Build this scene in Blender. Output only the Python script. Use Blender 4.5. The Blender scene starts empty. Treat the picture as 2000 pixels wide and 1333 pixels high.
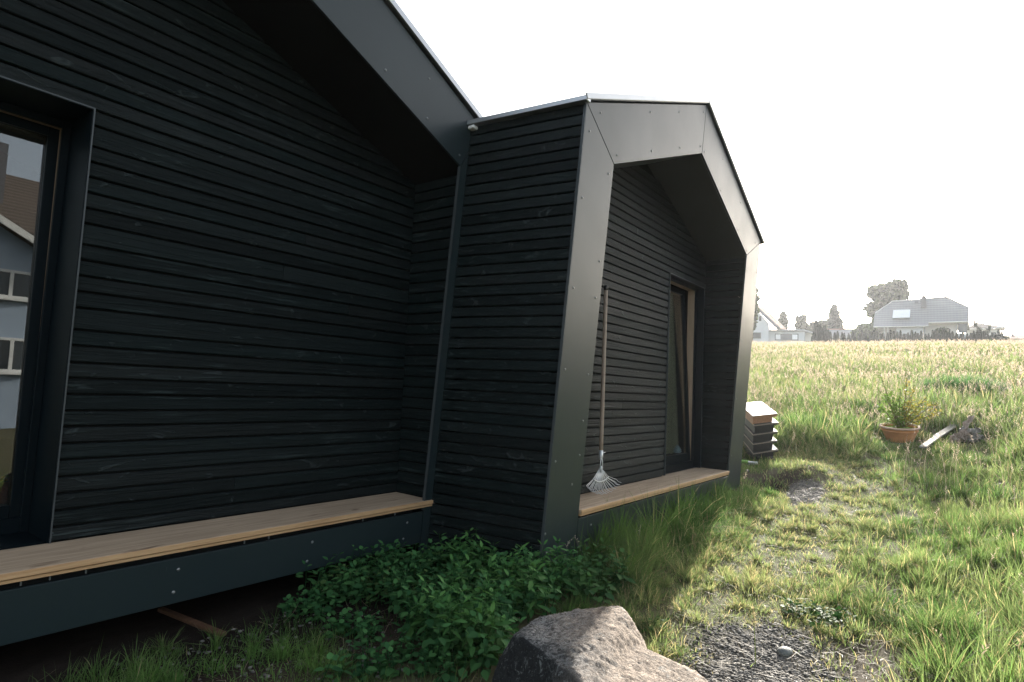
import bpy, bmesh, math, random
import numpy as np
from math import sin, cos, pi, radians, atan2, sqrt, exp, log
from mathutils import Vector, Matrix, noise
random.seed(7); RS = np.random.RandomState(11)
scn = bpy.context.scene
COL = scn.collection

# ------------------------------------------------------------------ camera
EYE = 1.15                                   # eye above the low ground by the cabin
FPX, CX, CY = 1163.4449, 1000.0, 666.5       # focal length in pixels of the 2000 px wide frame
yaw, pitch, roll = 0.91745, 0.07613, 0.04711
Fv = np.array([sin(yaw)*cos(pitch), cos(yaw)*cos(pitch), sin(pitch)])
R0 = np.array([cos(yaw), -sin(yaw), 0.0]); U0 = np.cross(R0, Fv)
Rv = R0*cos(roll) + U0*sin(roll); Uv = -R0*sin(roll) + U0*cos(roll)
cam_d = bpy.data.cameras.new('camera'); cam = bpy.data.objects.new('camera', cam_d); COL.objects.link(cam)
cam_d.sensor_width = 36.0; cam_d.lens = FPX/2000*36.0; cam_d.clip_start = 0.05; cam_d.clip_end = 6000
cam.matrix_world = Matrix(((Rv[0], Uv[0], -Fv[0], 0), (Rv[1], Uv[1], -Fv[1], 0), (Rv[2], Uv[2], -Fv[2], EYE), (0, 0, 0, 1)))
scn.camera = cam

# ------------------------------------------------------------------ sky, sun, exposure
SUN = Vector((1.082, 0.201, 0.285)).normalized()
SKY_STRENGTH, SUN_STRENGTH, EXPOSURE = 0.15, 5.0, 1.75
w = bpy.data.worlds.new('World'); scn.world = w; w.use_nodes = True
nt = w.node_tree; nt.nodes.clear()
sky = nt.nodes.new('ShaderNodeTexSky'); sky.sky_type = 'NISHITA'; sky.sun_disc = False
sky.sun_elevation = math.asin(SUN.z); sky.sun_rotation = atan2(SUN.x, SUN.y)
sky.air_density = 1.0; sky.dust_density = 4.0; sky.ozone_density = 0.6; sky.altitude = 200
hs = nt.nodes.new('ShaderNodeHueSaturation'); hs.inputs['Saturation'].default_value = 0.5
bg = nt.nodes.new('ShaderNodeBackground'); bg.inputs[1].default_value = SKY_STRENGTH
wo = nt.nodes.new('ShaderNodeOutputWorld')
nt.links.new(sky.outputs[0], hs.inputs['Color']); nt.links.new(hs.outputs[0], bg.inputs[0]); nt.links.new(bg.outputs[0], wo.inputs[0])
sl = bpy.data.lights.new('sun', 'SUN'); sl.energy = SUN_STRENGTH; sl.angle = radians(0.6); sl.color = (1.0, 0.94, 0.85)
so = bpy.data.objects.new('sun', sl); COL.objects.link(so)
so.rotation_euler = SUN.to_track_quat('Z', 'Y').to_euler(); so.location = (0, 0, 30)
scn.view_settings.view_transform = 'Standard'; scn.view_settings.look = 'None'
scn.view_settings.exposure = EXPOSURE; scn.view_settings.gamma = 1.0
try:
    scn.cycles.use_denoising = True; scn.cycles.max_bounces = 8; scn.cycles.transparent_max_bounces = 12
    scn.cycles.volume_bounces = 0; scn.cycles.sample_clamp_indirect = 6
except Exception: pass

# ------------------------------------------------------------------ ray helpers (pixel of the photo -> point in the place)
def ray(x, y): return Fv + Rv*(x-CX)/FPX - Uv*(y-CY)/FPX
def at(x, y, t):
    p = ray(x, y)*t; return np.array([p[0], p[1], p[2]+EYE])
def onY(x, y, Y): d = ray(x, y); return at(x, y, Y/d[1])
def onX(x, y, X): d = ray(x, y); return at(x, y, X/d[0])
def onZ(x, y, Z): d = ray(x, y); return at(x, y, (Z-EYE)/d[2])

# ------------------------------------------------------------------ terrain
def vnoise(x, y, s, seed=0.0):
    return (np.sin(x*1.7/s+seed)*np.cos(y*1.3/s-seed*1.7) + 0.5*np.sin(x*3.9/s+y*2.3/s+seed*3.1) + 0.35*np.cos(y*5.7/s-x*1.9/s+seed))/1.85
def gz(x, y):
    x = np.asarray(x, float); y = np.asarray(y, float)
    sp = 1.2*np.logaddexp(0, (x-6.0)/1.2)
    far = 1.5*np.logaddexp(0, (x-40)/1.5)
    top = 3.0*np.logaddexp(0, (x-120)/3.0)
    z = 0.127*sp - 0.036*far - 0.091*top
    z = z - 0.02
    z = z + 0.02*vnoise(x, y, 0.9, 1.3) + 0.035*vnoise(x, y, 2.7, 4.0)*np.clip((x-2)/6, 0, 1)
    z = z + 0.03*np.clip(0.3-y, 0, 3)*np.exp(-np.clip(x-6, 0, 40)/8)
    z = z - 0.14*np.exp(-(((x-7.25)/0.38)**2+((y-1.74)/0.25)**2))          # washed out hollow by the corner
    z = z + 0.10*np.exp(-(((x-8.0)/0.45)**2+((y-1.55)/0.35)**2))          # the bank behind it
    back = np.clip(y-2.2, 0, 3)*np.clip((7.3-x)/1.0, 0, 1)                # ground drops a little under the cabin
    z = z - 0.05*back
    return z
def hit(x, y):
    d = ray(x, y); t = 0.8; p = None
    while t < 400:
        q = at(x, y, t)
        if q[2] < float(gz(q[0], q[1])): break
        t *= 1.01
    a, b = t/1.01, t
    for _ in range(25):
        m = (a+b)/2; q = at(x, y, m)
        if q[2] < float(gz(q[0], q[1])): b = m
        else: a = m
    return at(x, y, (a+b)/2), (a+b)/2

# ------------------------------------------------------------------ tagging and building
ORG = {}
def tag(o, label=None, cat=None, group=None, kind=None):
    if label: o['label'] = label
    if cat: o['category'] = cat
    if group: o['group'] = group
    if kind: o['kind'] = kind
    return o
def thing(name, label, cat, loc=(0, 0, 0), rz=0.0, group=None, local=False):
    o = bpy.data.objects.new(name, None); COL.objects.link(o); o.empty_display_size = 0.2
    o.location = tuple(float(v) for v in loc); o.rotation_euler = (0, 0, rz); ORG[o.name] = (0, 0, 0) if local else tuple(float(v) for v in loc)
    return tag(o, label, cat, group)
def link(me, name, m, parent):
    o = bpy.data.objects.new(name, me); COL.objects.link(o); ORG[o.name] = (0, 0, 0)
    if m is not None: me.materials.append(m)
    if parent is not None:
        o.parent = parent; ORG[o.name] = ORG[parent.name]
    return o
class MB:
    def __init__(s): s.v = []; s.f = []; s.c = []
    def add(s, vs, fs, c=0.5):
        n = len(s.v); s.v += [tuple(map(float, p)) for p in vs]; s.f += [tuple(n+i for i in f) for f in fs]; s.c += [c]*len(vs)
    def box(s, x0, x1, y0, y1, z0, z1, c=0.5):
        s.add([(x0,y0,z0),(x1,y0,z0),(x1,y1,z0),(x0,y1,z0),(x0,y0,z1),(x1,y0,z1),(x1,y1,z1),(x0,y1,z1)],
              [(0,3,2,1),(4,5,6,7),(0,1,5,4),(1,2,6,5),(2,3,7,6),(3,0,4,7)], c)
    def prism(s, poly, off, c=0.5):
        n = len(poly); off = np.array(off, float); a = [np.array(p, float) for p in poly]
        s.add(a+[p+off for p in a], [tuple(range(n))]+[tuple(range(2*n-1, n-1, -1))]+[(i, i+n, (i+1) % n+n, (i+1) % n) for i in range(n)], c)
    def tube(s, pts, rad, n=8, c=0.5, cap=True):
        pts = [Vector(map(float, p)) for p in pts]; rad = rad if hasattr(rad, '__len__') else [rad]*len(pts)
        vs = []; fs = []; prev = None
        for i, p in enumerate(pts):
            d = (pts[min(i+1, len(pts)-1)]-pts[max(i-1, 0)]).normalized()
            if prev is None: u = d.orthogonal().normalized()
            else: u = (prev-d*prev.dot(d)).normalized()
            prev = u; v = d.cross(u)
            for k in range(n): vs.append(p+(u*cos(2*pi*k/n)+v*sin(2*pi*k/n))*rad[i])
        for i in range(len(pts)-1):
            for k in range(n): fs.append((i*n+k, i*n+(k+1) % n, (i+1)*n+(k+1) % n, (i+1)*n+k))
        if cap: fs += [tuple(range(n-1, -1, -1)), tuple((len(pts)-1)*n+k for k in range(n))]
        s.add(vs, fs, c)
    def lathe(s, prof, c0=(0, 0, 0), n=32, c=0.5, wob=0.0):
        vs = []; fs = []
        for r, z in prof:
            for k in range(n):
                a = 2*pi*k/n; q = r*(1+wob*sin(3*a)); vs.append((c0[0]+q*cos(a), c0[1]+q*sin(a), c0[2]+z))
        for i in range(len(prof)-1):
            for k in range(n): fs.append((i*n+k, i*n+(k+1) % n, (i+1)*n+(k+1) % n, (i+1)*n+k))
        s.add(vs, fs, c)
    def build(s, name, m, parent=None, smooth=False, bevel=0.0, fix=True):
        o = ORG[parent.name] if parent is not None else (0, 0, 0)
        me = bpy.data.meshes.new(name)
        me.from_pydata([(x-o[0], y-o[1], z-o[2]) for x, y, z in s.v], [], s.f)
        at_ = me.color_attributes.new('Col', 'FLOAT_COLOR', 'POINT')
        arr = np.ones((len(s.v), 4), np.float32); cc = np.array([c if hasattr(c, '__len__') else (c, c, c) for c in s.c], np.float32); arr[:, :3] = cc
        at_.data.foreach_set('color', arr.ravel())
        if fix:
            bm = bmesh.new(); bm.from_mesh(me); bmesh.ops.recalc_face_normals(bm, faces=bm.faces)
            if bevel > 0: bmesh.ops.bevel(bm, geom=list(bm.edges), offset=bevel, segments=1, affect='EDGES', clamp_overlap=True)
            bm.to_mesh(me); bm.free()
        if smooth: me.polygons.foreach_set('use_smooth', [True]*len(me.polygons))
        me.update()
        return link(me, name, m, parent)
def fastmesh(name, V, loops, starts, totals, C, m, parent=None, smooth=False):
    me = bpy.data.meshes.new(name); V = np.asarray(V, np.float32)
    if parent is not None: V = V-np.array(ORG[parent.name], np.float32)
    me.vertices.add(len(V)); me.vertices.foreach_set('co', V.ravel())
    me.loops.add(len(loops)); me.loops.foreach_set('vertex_index', np.asarray(loops, np.int32))
    me.polygons.add(len(starts)); me.polygons.foreach_set('loop_start', np.asarray(starts, np.int32))
    me.polygons.foreach_set('loop_total', np.asarray(totals, np.int32))
    me.update(calc_edges=True)
    if C is not None:
        a = me.color_attributes.new('Col', 'FLOAT_COLOR', 'POINT'); A = np.ones((len(V), 4), np.float32); A[:, :3] = C
        a.data.foreach_set('color', A.ravel())
    if smooth: me.polygons.foreach_set('use_smooth', np.ones(len(starts), bool))
    return link(me, name, m, parent)
def template_mesh(name, TV, TF, n, C, m, parent=None, smooth=False):
    """TV (n, k, 3): n copies of a k-vertex template; TF faces of the template"""
    k = TV.shape[1]; fl = np.array([i for f in TF for i in f]); ft = np.array([len(f) for f in TF])
    loops = (np.arange(n)[:, None]*k+fl[None, :]).ravel(); totals = np.tile(ft, n)
    starts = np.concatenate([[0], np.cumsum(totals)[:-1]])
    return fastmesh(name, TV.reshape(-1, 3), loops, starts, totals, C.reshape(-1, 3), m, parent, smooth)
def copy_tree(o, parent=None):
    c = o.copy(); COL.objects.link(c); c.parent = parent; ORG[c.name] = (0, 0, 0)
    for ch in list(o.children): copy_tree(ch, c)
    return c

# ------------------------------------------------------------------ materials
class NT:
    def __init__(s, name):
        s.m = bpy.data.materials.new(name); s.m.use_nodes = True; s.t = s.m.node_tree; s.t.nodes.clear()
        s.out = s.t.nodes.new('ShaderNodeOutputMaterial')
    def n(s, typ, **kw):
        nd = s.t.nodes.new(typ)
        for k, v in kw.items():
            if k.startswith('_'): setattr(nd, k[1:], v)
            else:
                key = k.replace('__', ' ')
                i = nd.inputs[int(key[1:])] if key[0] == 'i' and key[1:].isdigit() else nd.inputs[key]
                s.set(i, v)
        return nd
    def set(s, inp, v):
        if isinstance(v, bpy.types.NodeSocket): s.t.links.new(v, inp)
        elif isinstance(v, bpy.types.Node): s.t.links.new(v.outputs[0], inp)
        elif hasattr(v, '__len__') and len(v) == 3 and inp.type == 'RGBA': inp.default_value = (*v, 1)
        else: inp.default_value = v
    def coords(s, scale=(1, 1, 1), shift=None):
        tc = s.n('ShaderNodeTexCoord'); mp = s.n('ShaderNodeMapping'); s.t.links.new(tc.outputs['Object'], mp.inputs[0])
        mp.inputs['Scale'].default_value = scale
        if shift is not None: s.set(mp.inputs['Location'], shift)
        return mp.outputs[0]
    def noise(s, vec, scale, detail=4, rough=0.55, dist=0.0):
        return s.n('ShaderNodeTexNoise', Vector=vec, Scale=scale, Detail=detail, Roughness=rough, Distortion=dist).outputs[0]
    def ramp(s, fac, stops):
        r = s.n('ShaderNodeValToRGB', Fac=fac); cr = r.color_ramp
        while len(cr.elements) < len(stops): cr.elements.new(0.5)
        for e, (p, c) in zip(cr.elements, stops): e.position = p; e.color = (c, c, c, 1) if not hasattr(c, '__len__') else (*c, 1)
        return r.outputs[0]
    def mix(s, fac, a, b, typ='MIX'):
        m = s.n('ShaderNodeMix', _data_type='RGBA', _blend_type=typ)
        s.set(m.inputs[0], fac); s.set(m.inputs[6], a); s.set(m.inputs[7], b); return m.outputs[2]
    def math(s, op, a, b=0.0):
        m = s.n('ShaderNodeMath', _operation=op); s.set(m.inputs[0], a); s.set(m.inputs[1], b); return m.outputs[0]
    def attr(s, name='Col'): return s.n('ShaderNodeAttribute', _attribute_name=name).outputs['Color']
    def bump(s, h, strength=0.3, dist=0.01):
        return s.n('ShaderNodeBump', Height=h, Strength=strength, Distance=dist).outputs[0]
    def bsdf(s, col, rough=0.6, metal=0.0, spec=0.5, normal=None, **kw):
        b = s.n('ShaderNodeBsdfPrincipled'); s.set(b.inputs['Base Color'], col); s.set(b.inputs['Roughness'], rough)
        b.inputs['Metallic'].default_value = metal; s.set(b.inputs['Specular IOR Level'], spec)
        if normal is not None: s.set(b.inputs['Normal'], normal)
        for k, v in kw.items(): s.set(b.inputs[k.replace('__', ' ')], v)
        s.t.links.new(b.outputs[0], s.out.inputs[0]); return b
def plain(name, col, rough=0.6, metal=0.0, spec=0.5, var=0.15, vs=8.0, bump=0.0, bscale=60):
    t = NT(name); c = t.coords(); n = t.noise(c, vs, 4)
    col2 = tuple(max(0, x*(1-var*1.4)) for x in col); col3 = tuple(min(1, x*(1+var)) for x in col)
    cc = t.mix(n, col2, col3)
    nm = t.bump(t.noise(c, bscale, 3), bump, 0.005) if bump > 0 else None
    t.bsdf(cc, rough, metal, spec, nm); return t.m
def siding(name, axis):
    """black stained spruce cladding; axis = grain direction"""
    t = NT(name); a = t.attr()
    sh = t.n('ShaderNodeVectorMath', _operation='SCALE'); t.set(sh.inputs[0], a); t.set(sh.inputs['Scale'], 23.0)
    st = (1.2, 30, 30) if axis == 'X' else (30, 1.2, 30)
    c = t.coords(st, sh.outputs[0]); g = t.noise(c, 2.2, 6, 0.62, 0.6)
    st2 = (5, 12, 12) if axis == 'X' else (12, 5, 12)
    k = t.noise(t.coords(st2, sh.outputs[0]), 1.0, 2, 0.5, 1.6)
    knots = t.ramp(k, [(0.0, 0), (0.66, 0), (0.72, 1), (0.76, 0.1)])
    lo = t.mix(g, (0.0014, 0.0034, 0.0038), (0.0100, 0.0190, 0.0200))
    sep = t.n('ShaderNodeSeparateColor', i0=a).outputs[0]
    lo = t.mix(t.math('MULTIPLY', sep, 0.6), lo, (0.0018, 0.0030, 0.0034))
    worn = t.math('MULTIPLY', t.ramp(g, [(0.0, 0), (0.56, 0), (0.64, 1)]), t.ramp(t.noise(t.coords((2, 2, 2)), 1.6, 3), [(0.45, 0), (0.62, 1)]))
    col = t.mix(t.math('MULTIPLY', worn, 0.5), lo, (0.042, 0.060, 0.060))
    col = t.mix(t.math('MULTIPLY', knots, 0.5), col, (0.050, 0.065, 0.066))
    fl = t.math('MULTIPLY', t.ramp(t.noise(t.coords((1, 1, 1)), 60, 2, 0.5, 0.8), [(0.72, 0), (0.77, 1)]), t.ramp(t.noise(t.coords((1, 1, 1)), 2.2, 3), [(0.45, 0), (0.65, 1)]))
    col = t.mix(t.math('MULTIPLY', fl, 0.6), col, (0.10, 0.12, 0.12))
    h = t.math('ADD', g, t.math('MULTIPLY', knots, 0.5))
    rough = t.math('ADD', t.math('MULTIPLY', g, 0.3), 0.42)
    t.bsdf(col, rough, 0, t.math('ADD', t.math('MULTIPLY', t.n('ShaderNodeSeparateColor', i0=a).outputs[1], 0.12), 0.12), t.bump(h, 1.0, 0.009)); return t.m
M = {}
M['siding_x'] = siding('black_siding_along_x', 'X'); M['siding_y'] = siding('black_siding_along_y', 'Y')
def panelmat():
    t = NT('anthracite_panel'); c = t.coords(); n = t.noise(c, 380, 2); big = t.noise(c, 2.5, 5)
    col = t.mix(n, (0.009, 0.018, 0.021), (0.022, 0.037, 0.041)); col = t.mix(t.math('MULTIPLY', big, 0.4), col, (0.014, 0.019, 0.021))
    scr = t.ramp(t.noise(t.coords((3, 3, 1.2)), 9, 6, 0.7, 2.0), [(0.0, 0), (0.70, 0), (0.74, 1)])
    col = t.mix(t.math('MULTIPLY', scr, 0.12), col, (0.25, 0.27, 0.27))
    t.bsdf(col, t.math('ADD', t.math('MULTIPLY', big, 0.14), 0.31), 0, 0.42, t.bump(t.math('ADD', n, t.math('MULTIPLY', t.noise(c, 5, 2), 6.0)), 0.16, 0.0012)); return t.m
M['panel'] = panelmat()
M['edge'] = plain('edge_highlight_and_trim', (0.055, 0.065, 0.07), 0.42, 0.2)  # paler than the panels: painted edge highlight, also the window trim
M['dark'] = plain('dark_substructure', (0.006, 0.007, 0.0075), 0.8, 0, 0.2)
M['soffit'] = plain('soffit_board', (0.035, 0.040, 0.041), 0.3, 0, 0.45, 0.2, 3)  # tone raised to paint bounced light into the near soffit
M['roofmetal'] = plain('roof_sheet_metal', (0.42, 0.43, 0.44), 0.32, 0.85, 0.5, 0.1, 5)
M['roofdark'] = plain('roof_sheet_dark', (0.09, 0.095, 0.10), 0.4, 0.6)
M['screw'] = plain('screw_steel', (0.22, 0.23, 0.23), 0.35, 0.7)
M['frame_green'] = plain('window_frame_dark', (0.0035, 0.0075, 0.010), 0.42, 0, 0.12, 0.2, 6)
M['gasket'] = plain('black_gasket', (0.006, 0.006, 0.006), 0.7)
def woodmat(name, a, b, dark, axis='X', rough=0.6, gs=1.0):
    t = NT(name); st = {'X': (1.0, 22, 22), 'Y': (22, 1.0, 22), 'Z': (22, 22, 1.0)}[axis]; st = tuple(v*gs for v in st)
    at_ = t.attr(); sh = t.n('ShaderNodeVectorMath', _operation='SCALE'); t.set(sh.inputs[0], at_); t.set(sh.inputs['Scale'], 13.0)
    g = t.noise(t.coords(st, sh.outputs[0]), 2.4, 7, 0.62, 0.8)
    st2 = {'X': (3, 9, 9), 'Y': (9, 3, 9), 'Z': (9, 9, 3)}[axis]
    k = t.ramp(t.noise(t.coords(tuple(v*gs for v in st2), sh.outputs[0]), 1.0, 2, 0.5, 1.2), [(0, 0), (0.68, 0), (0.74, 1)])
    big = t.noise(t.coords((1.3, 4, 4)), 1.2, 3)
    col = t.mix(t.ramp(g, [(0.3, 0), (0.7, 1)]), a, b); col = t.mix(t.math('MULTIPLY', k, 0.8), col, dark)
    col = t.mix(t.math('MULTIPLY', big, 0.35), col, dark)
    t.bsdf(col, rough, 0, 0.3, t.bump(g, 0.35, 0.004)); return t.m
M['bench'] = woodmat('weathered_larch', (0.34, 0.25, 0.17), (0.62, 0.48, 0.34), (0.16, 0.105, 0.065))
M['bench_edge'] = woodmat('fresh_larch_edge', (0.42, 0.25, 0.12), (0.60, 0.40, 0.22), (0.25, 0.13, 0.06))
M['jamb'] = woodmat('oiled_pine', (0.22, 0.155, 0.10), (0.36, 0.27, 0.19), (0.14, 0.09, 0.055), 'Z')
M['handle'] = woodmat('rake_handle_ash', (0.28, 0.215, 0.165), (0.40, 0.32, 0.25), (0.15, 0.11, 0.08), 'Z', 0.5)
M['greyplank'] = woodmat('grey_weathered_plank', (0.16, 0.155, 0.13), (0.26, 0.25, 0.22), (0.10, 0.095, 0.08))
M['bark'] = woodmat('broken_bark_wood', (0.14, 0.10, 0.075), (0.50, 0.41, 0.33), (0.03, 0.022, 0.016), 'Z', 0.85, 2.0)
M['lathwood'] = woodmat('brown_lath', (0.07, 0.035, 0.02), (0.13, 0.07, 0.04), (0.03, 0.015, 0.01))
M['traywood'] = woodmat('pale_tray_top', (0.20, 0.14, 0.095), (0.29, 0.21, 0.15), (0.12, 0.08, 0.05), 'Y')
M['traymid'] = woodmat('shaded_tray_top', (0.16, 0.13, 0.10), (0.30, 0.25, 0.20), (0.07, 0.055, 0.04), 'Y')  # darker copy of the tray wood, shade painted into the lower trays
M['trayside'] = woodmat('warm_tray_side', (0.26, 0.12, 0.06), (0.40, 0.22, 0.12), (0.12, 0.06, 0.03))
M['traydark'] = plain('dark_tray_side', (0.016, 0.015, 0.014), 0.6, 0, 0.4, 0.3, 10)
M['greytin'] = plain('galvanised_wire', (0.60, 0.62, 0.62), 0.4, 0.6)
M['glaze'] = plain('pale_blue_ceramic', (0.42, 0.55, 0.62), 0.3)
M['black'] = plain('black_plastic', (0.01, 0.01, 0.01), 0.45)
M['whitep'] = plain('white_plastic', (0.70, 0.70, 0.68), 0.4)
M['greenp'] = plain('lime_green_plastic', (0.22, 0.42, 0.07), 0.45)
M['stonegrey'] = plain('pale_stone', (0.17, 0.18, 0.17), 0.8, 0, 0.3, 0.4, 20, 0.4)
def glassmat(name, refl=3.2, tint=(0.55, 0.6, 0.6)):
    t = NT(name); tr = t.n('ShaderNodeBsdfTransparent', Color=tint); gl = t.n('ShaderNodeBsdfGlossy', Color=(1, 1, 1), Roughness=0.0)
    fr = t.n('ShaderNodeFresnel', IOR=1.5); fac = t.math('MINIMUM', t.math('MULTIPLY', fr.outputs[0], refl), 0.95)
    mx = t.n('ShaderNodeMixShader'); t.set(mx.inputs[0], fac); t.t.links.new(tr.outputs[0], mx.inputs[1]); t.t.links.new(gl.outputs[0], mx.inputs[2])
    t.t.links.new(mx.outputs[0], t.out.inputs[0]); return t.m
M['glass'] = glassmat('window_glass'); M['glass2'] = glassmat('clear_window_glass', 0.7, (0.93, 0.95, 0.93))
def leafmat(name, trans=0.45, rough=0.55, spec=0.25, hue=None, sheen=0.0):
    t = NT(name); a = t.attr()
    b = t.n('ShaderNodeBsdfPrincipled'); t.set(b.inputs['Base Color'], a); b.inputs['Roughness'].default_value = rough; b.inputs['Specular IOR Level'].default_value = spec
    tr = t.n('ShaderNodeBsdfTranslucent'); t.set(tr.inputs['Color'], t.mix(0.65, a, t.mix(1.0, a, hue or (1.4, 1.4, 1.0), 'MULTIPLY')))
    mx = t.n('ShaderNodeMixShader'); mx.inputs[0].default_value = trans
    t.t.links.new(b.outputs[0], mx.inputs[1]); t.t.links.new(tr.outputs[0], mx.inputs[2]); t.t.links.new(mx.outputs[0], t.out.inputs[0]); return t.m
M['grass'] = leafmat('grass_blades', 0.6); M['straw'] = leafmat('dry_straw', 0.35, 0.6, 0.2, (1.2, 1.1, 0.9))
M['leaf'] = leafmat('broad_leaves', 0.28, 0.65, 0.08); M['crown'] = leafmat('tree_leaves', 0.35, 0.6, 0.2)
M['needle'] = leafmat('conifer_needles', 0.15, 0.7, 0.2)
M['trunk'] = plain('tree_bark', (0.12, 0.095, 0.075), 0.9, 0, 0.2, 0.3, 4)
M['curtain'] = leafmat('curtain_cloth', 0.4, 0.9, 0.05, (1.1, 1.05, 0.95))

# zones of the ground, as points in the place
def hp(pts): return np.array([hit(x, y)[0][:2] for x, y in pts])
PATH = hp([(1440, 1420), (1440, 1180), (1480, 1080), (1560, 1010), (1640, 950), (1600, 890), (1520, 890)])
GRAV1 = hp([(1345, 1290), (1400, 1235), (1500, 1222), (1580, 1250), (1610, 1300), (1620, 1450), (1400, 1550), (1350, 1370)])
GRAV2 = hp([(1530, 970), (1545, 948), (1575, 938), (1605, 945), (1612, 965), (1590, 985), (1550, 990)])
BARE = hp([(1610, 1250), (1720, 1240), (1750, 1330), (1720, 1420), (1640, 1420)])
def segdist(P, poly):
    d = np.full(len(P), 1e9)
    for a, b in zip(poly[:-1], poly[1:]):
        ab = b-a; t = np.clip(((P-a)@ab)/(ab@ab), 0, 1); q = a+t[:, None]*ab; d = np.minimum(d, np.linalg.norm(P-q, axis=1))
    return d
def inside(P, poly):
    c = np.zeros(len(P), bool); n = len(poly)
    for i in range(n):
        x1, y1 = poly[i]; x2, y2 = poly[(i+1) % n]
        m = ((y1 > P[:, 1]) != (y2 > P[:, 1])) & (P[:, 0] < (x2-x1)*(P[:, 1]-y1)/(y2-y1+1e-12)+x1)
        c ^= m
    return c
def polymask(P, poly, soft=0.12):
    closed = np.vstack([poly, poly[:1]]); d = segdist(P, closed); ins = inside(P, poly)
    return np.clip(0.5+np.where(ins, d, -d)/(2*soft), 0, 1)

# ------------------------------------------------------------------ ground sheet
def axis_arr(lo, a, b, hi, step, grow=1.16):
    m = list(np.arange(a, b, step)); s = step; x = m[-1]; r = []
    while x < hi: s *= grow; x += s; r.append(x)
    s = step; x = m[0]; l = []
    while x > lo: s *= grow; x -= s; l.append(x)
    return np.array(l[::-1]+m+r)
gx = axis_arr(-1500, -1, 11, 3000, 0.07, 1.06); gy = axis_arr(-1500, -2.5, 4, 1500, 0.07, 1.08)
GX, GY = np.meshgrid(gx, gy, indexing='ij'); GZ_ = gz(GX, GY)
micro = np.exp(-np.clip(GX-2, 0, 50)/6)*0.012*np.array(RS.rand(*GX.shape)-0.5)
V = np.stack([GX, GY, GZ_+micro], -1).reshape(-1, 3); nx, ny = len(gx), len(gy)
ii, jj = np.meshgrid(np.arange(nx-1), np.arange(ny-1), indexing='ij'); i0 = (ii*ny+jj).ravel()
loops = np.stack([i0, i0+ny, i0+ny+1, i0+1], 1).ravel(); nf = len(i0)
P2 = V[:, :2]; near = (P2[:, 0] > -2) & (P2[:, 0] < 14) & (abs(P2[:, 1]) < 6)
gm = np.zeros(len(V)); gm[near] = np.maximum(polymask(P2[near], GRAV1, 0.15), polymask(P2[near], GRAV2, 0.06))
bm_ = np.zeros(len(V)); bm_[near] = polymask(P2[near], BARE, 0.2)
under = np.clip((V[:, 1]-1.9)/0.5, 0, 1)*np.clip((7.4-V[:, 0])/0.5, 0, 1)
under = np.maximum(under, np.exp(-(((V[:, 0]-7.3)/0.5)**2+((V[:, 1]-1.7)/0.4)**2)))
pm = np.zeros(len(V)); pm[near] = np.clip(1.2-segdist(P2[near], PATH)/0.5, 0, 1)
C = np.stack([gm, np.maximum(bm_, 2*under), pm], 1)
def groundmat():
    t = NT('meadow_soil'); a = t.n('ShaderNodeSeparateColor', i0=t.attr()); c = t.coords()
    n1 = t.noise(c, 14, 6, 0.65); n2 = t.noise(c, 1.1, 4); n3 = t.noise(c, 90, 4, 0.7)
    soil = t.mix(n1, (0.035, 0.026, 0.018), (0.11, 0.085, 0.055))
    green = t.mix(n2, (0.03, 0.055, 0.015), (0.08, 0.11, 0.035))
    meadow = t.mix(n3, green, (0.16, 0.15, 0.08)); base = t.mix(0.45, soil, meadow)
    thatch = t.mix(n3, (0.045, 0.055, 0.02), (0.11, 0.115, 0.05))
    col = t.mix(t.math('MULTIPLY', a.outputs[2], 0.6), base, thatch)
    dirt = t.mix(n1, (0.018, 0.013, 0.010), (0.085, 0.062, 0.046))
    col = t.mix(a.outputs[1], col, dirt)
    shade_soil = t.mix(n1, (0.006, 0.0045, 0.0035), (0.028, 0.020, 0.015)); col = t.mix(t.math('SUBTRACT', a.outputs[1], 1.0), col, shade_soil)  # extra dark soil tone paints in the shade under the cabin
    vor = t.n('ShaderNodeTexVoronoi', Vector=c, Scale=70.0); gr = t.mix(vor.outputs['Color'], (0.045, 0.045, 0.045), (0.17, 0.165, 0.16), 'MIX')
    gv = t.mix(t.n('ShaderNodeSeparateColor', i0=vor.outputs['Color']).outputs[0], (0.085, 0.078, 0.068), (0.20, 0.185, 0.165))
    col = t.mix(a.outputs[0], col, gv)
    far = t.n('ShaderNodeSeparateXYZ', i0=c).outputs[0]
    fm = t.n('ShaderNodeMapRange', Value=far); fm.inputs[1].default_value = 12; fm.inputs[2].default_value = 30
    fld = t.mix(t.noise(t.coords((0.3, 1, 1)), 1.3, 5), (0.13, 0.15, 0.06), (0.26, 0.24, 0.13))
    col = t.mix(fm.outputs[0], col, fld)
    t.bsdf(col, 0.95, 0, 0.15, t.bump(n3, 0.6, 0.02)); return t.m
M['ground'] = groundmat()
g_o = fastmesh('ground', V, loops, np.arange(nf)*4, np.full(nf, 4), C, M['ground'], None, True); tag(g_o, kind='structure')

# ================================================================== THE CABIN
ZB = EYE-0.7785                     # bench top
S_ = 0.0685                         # lean of both gable frames
YF1, YF2, YW1, YW2 = 2.849, 2.007, 3.204, 2.2995
def f1(X, z): return (X, YF1-S_*(z+0.7785), z+EYE)       # z is relative to the eye
def f2(X, z): return (X, YF2-S_*(z+0.7785), z+EYE)
house = thing('house', 'black timber clad cabin with two joined gabled volumes, grey frame panels and wooden bench ledges', 'house', (3.036, 2.4, 0.0))

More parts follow.
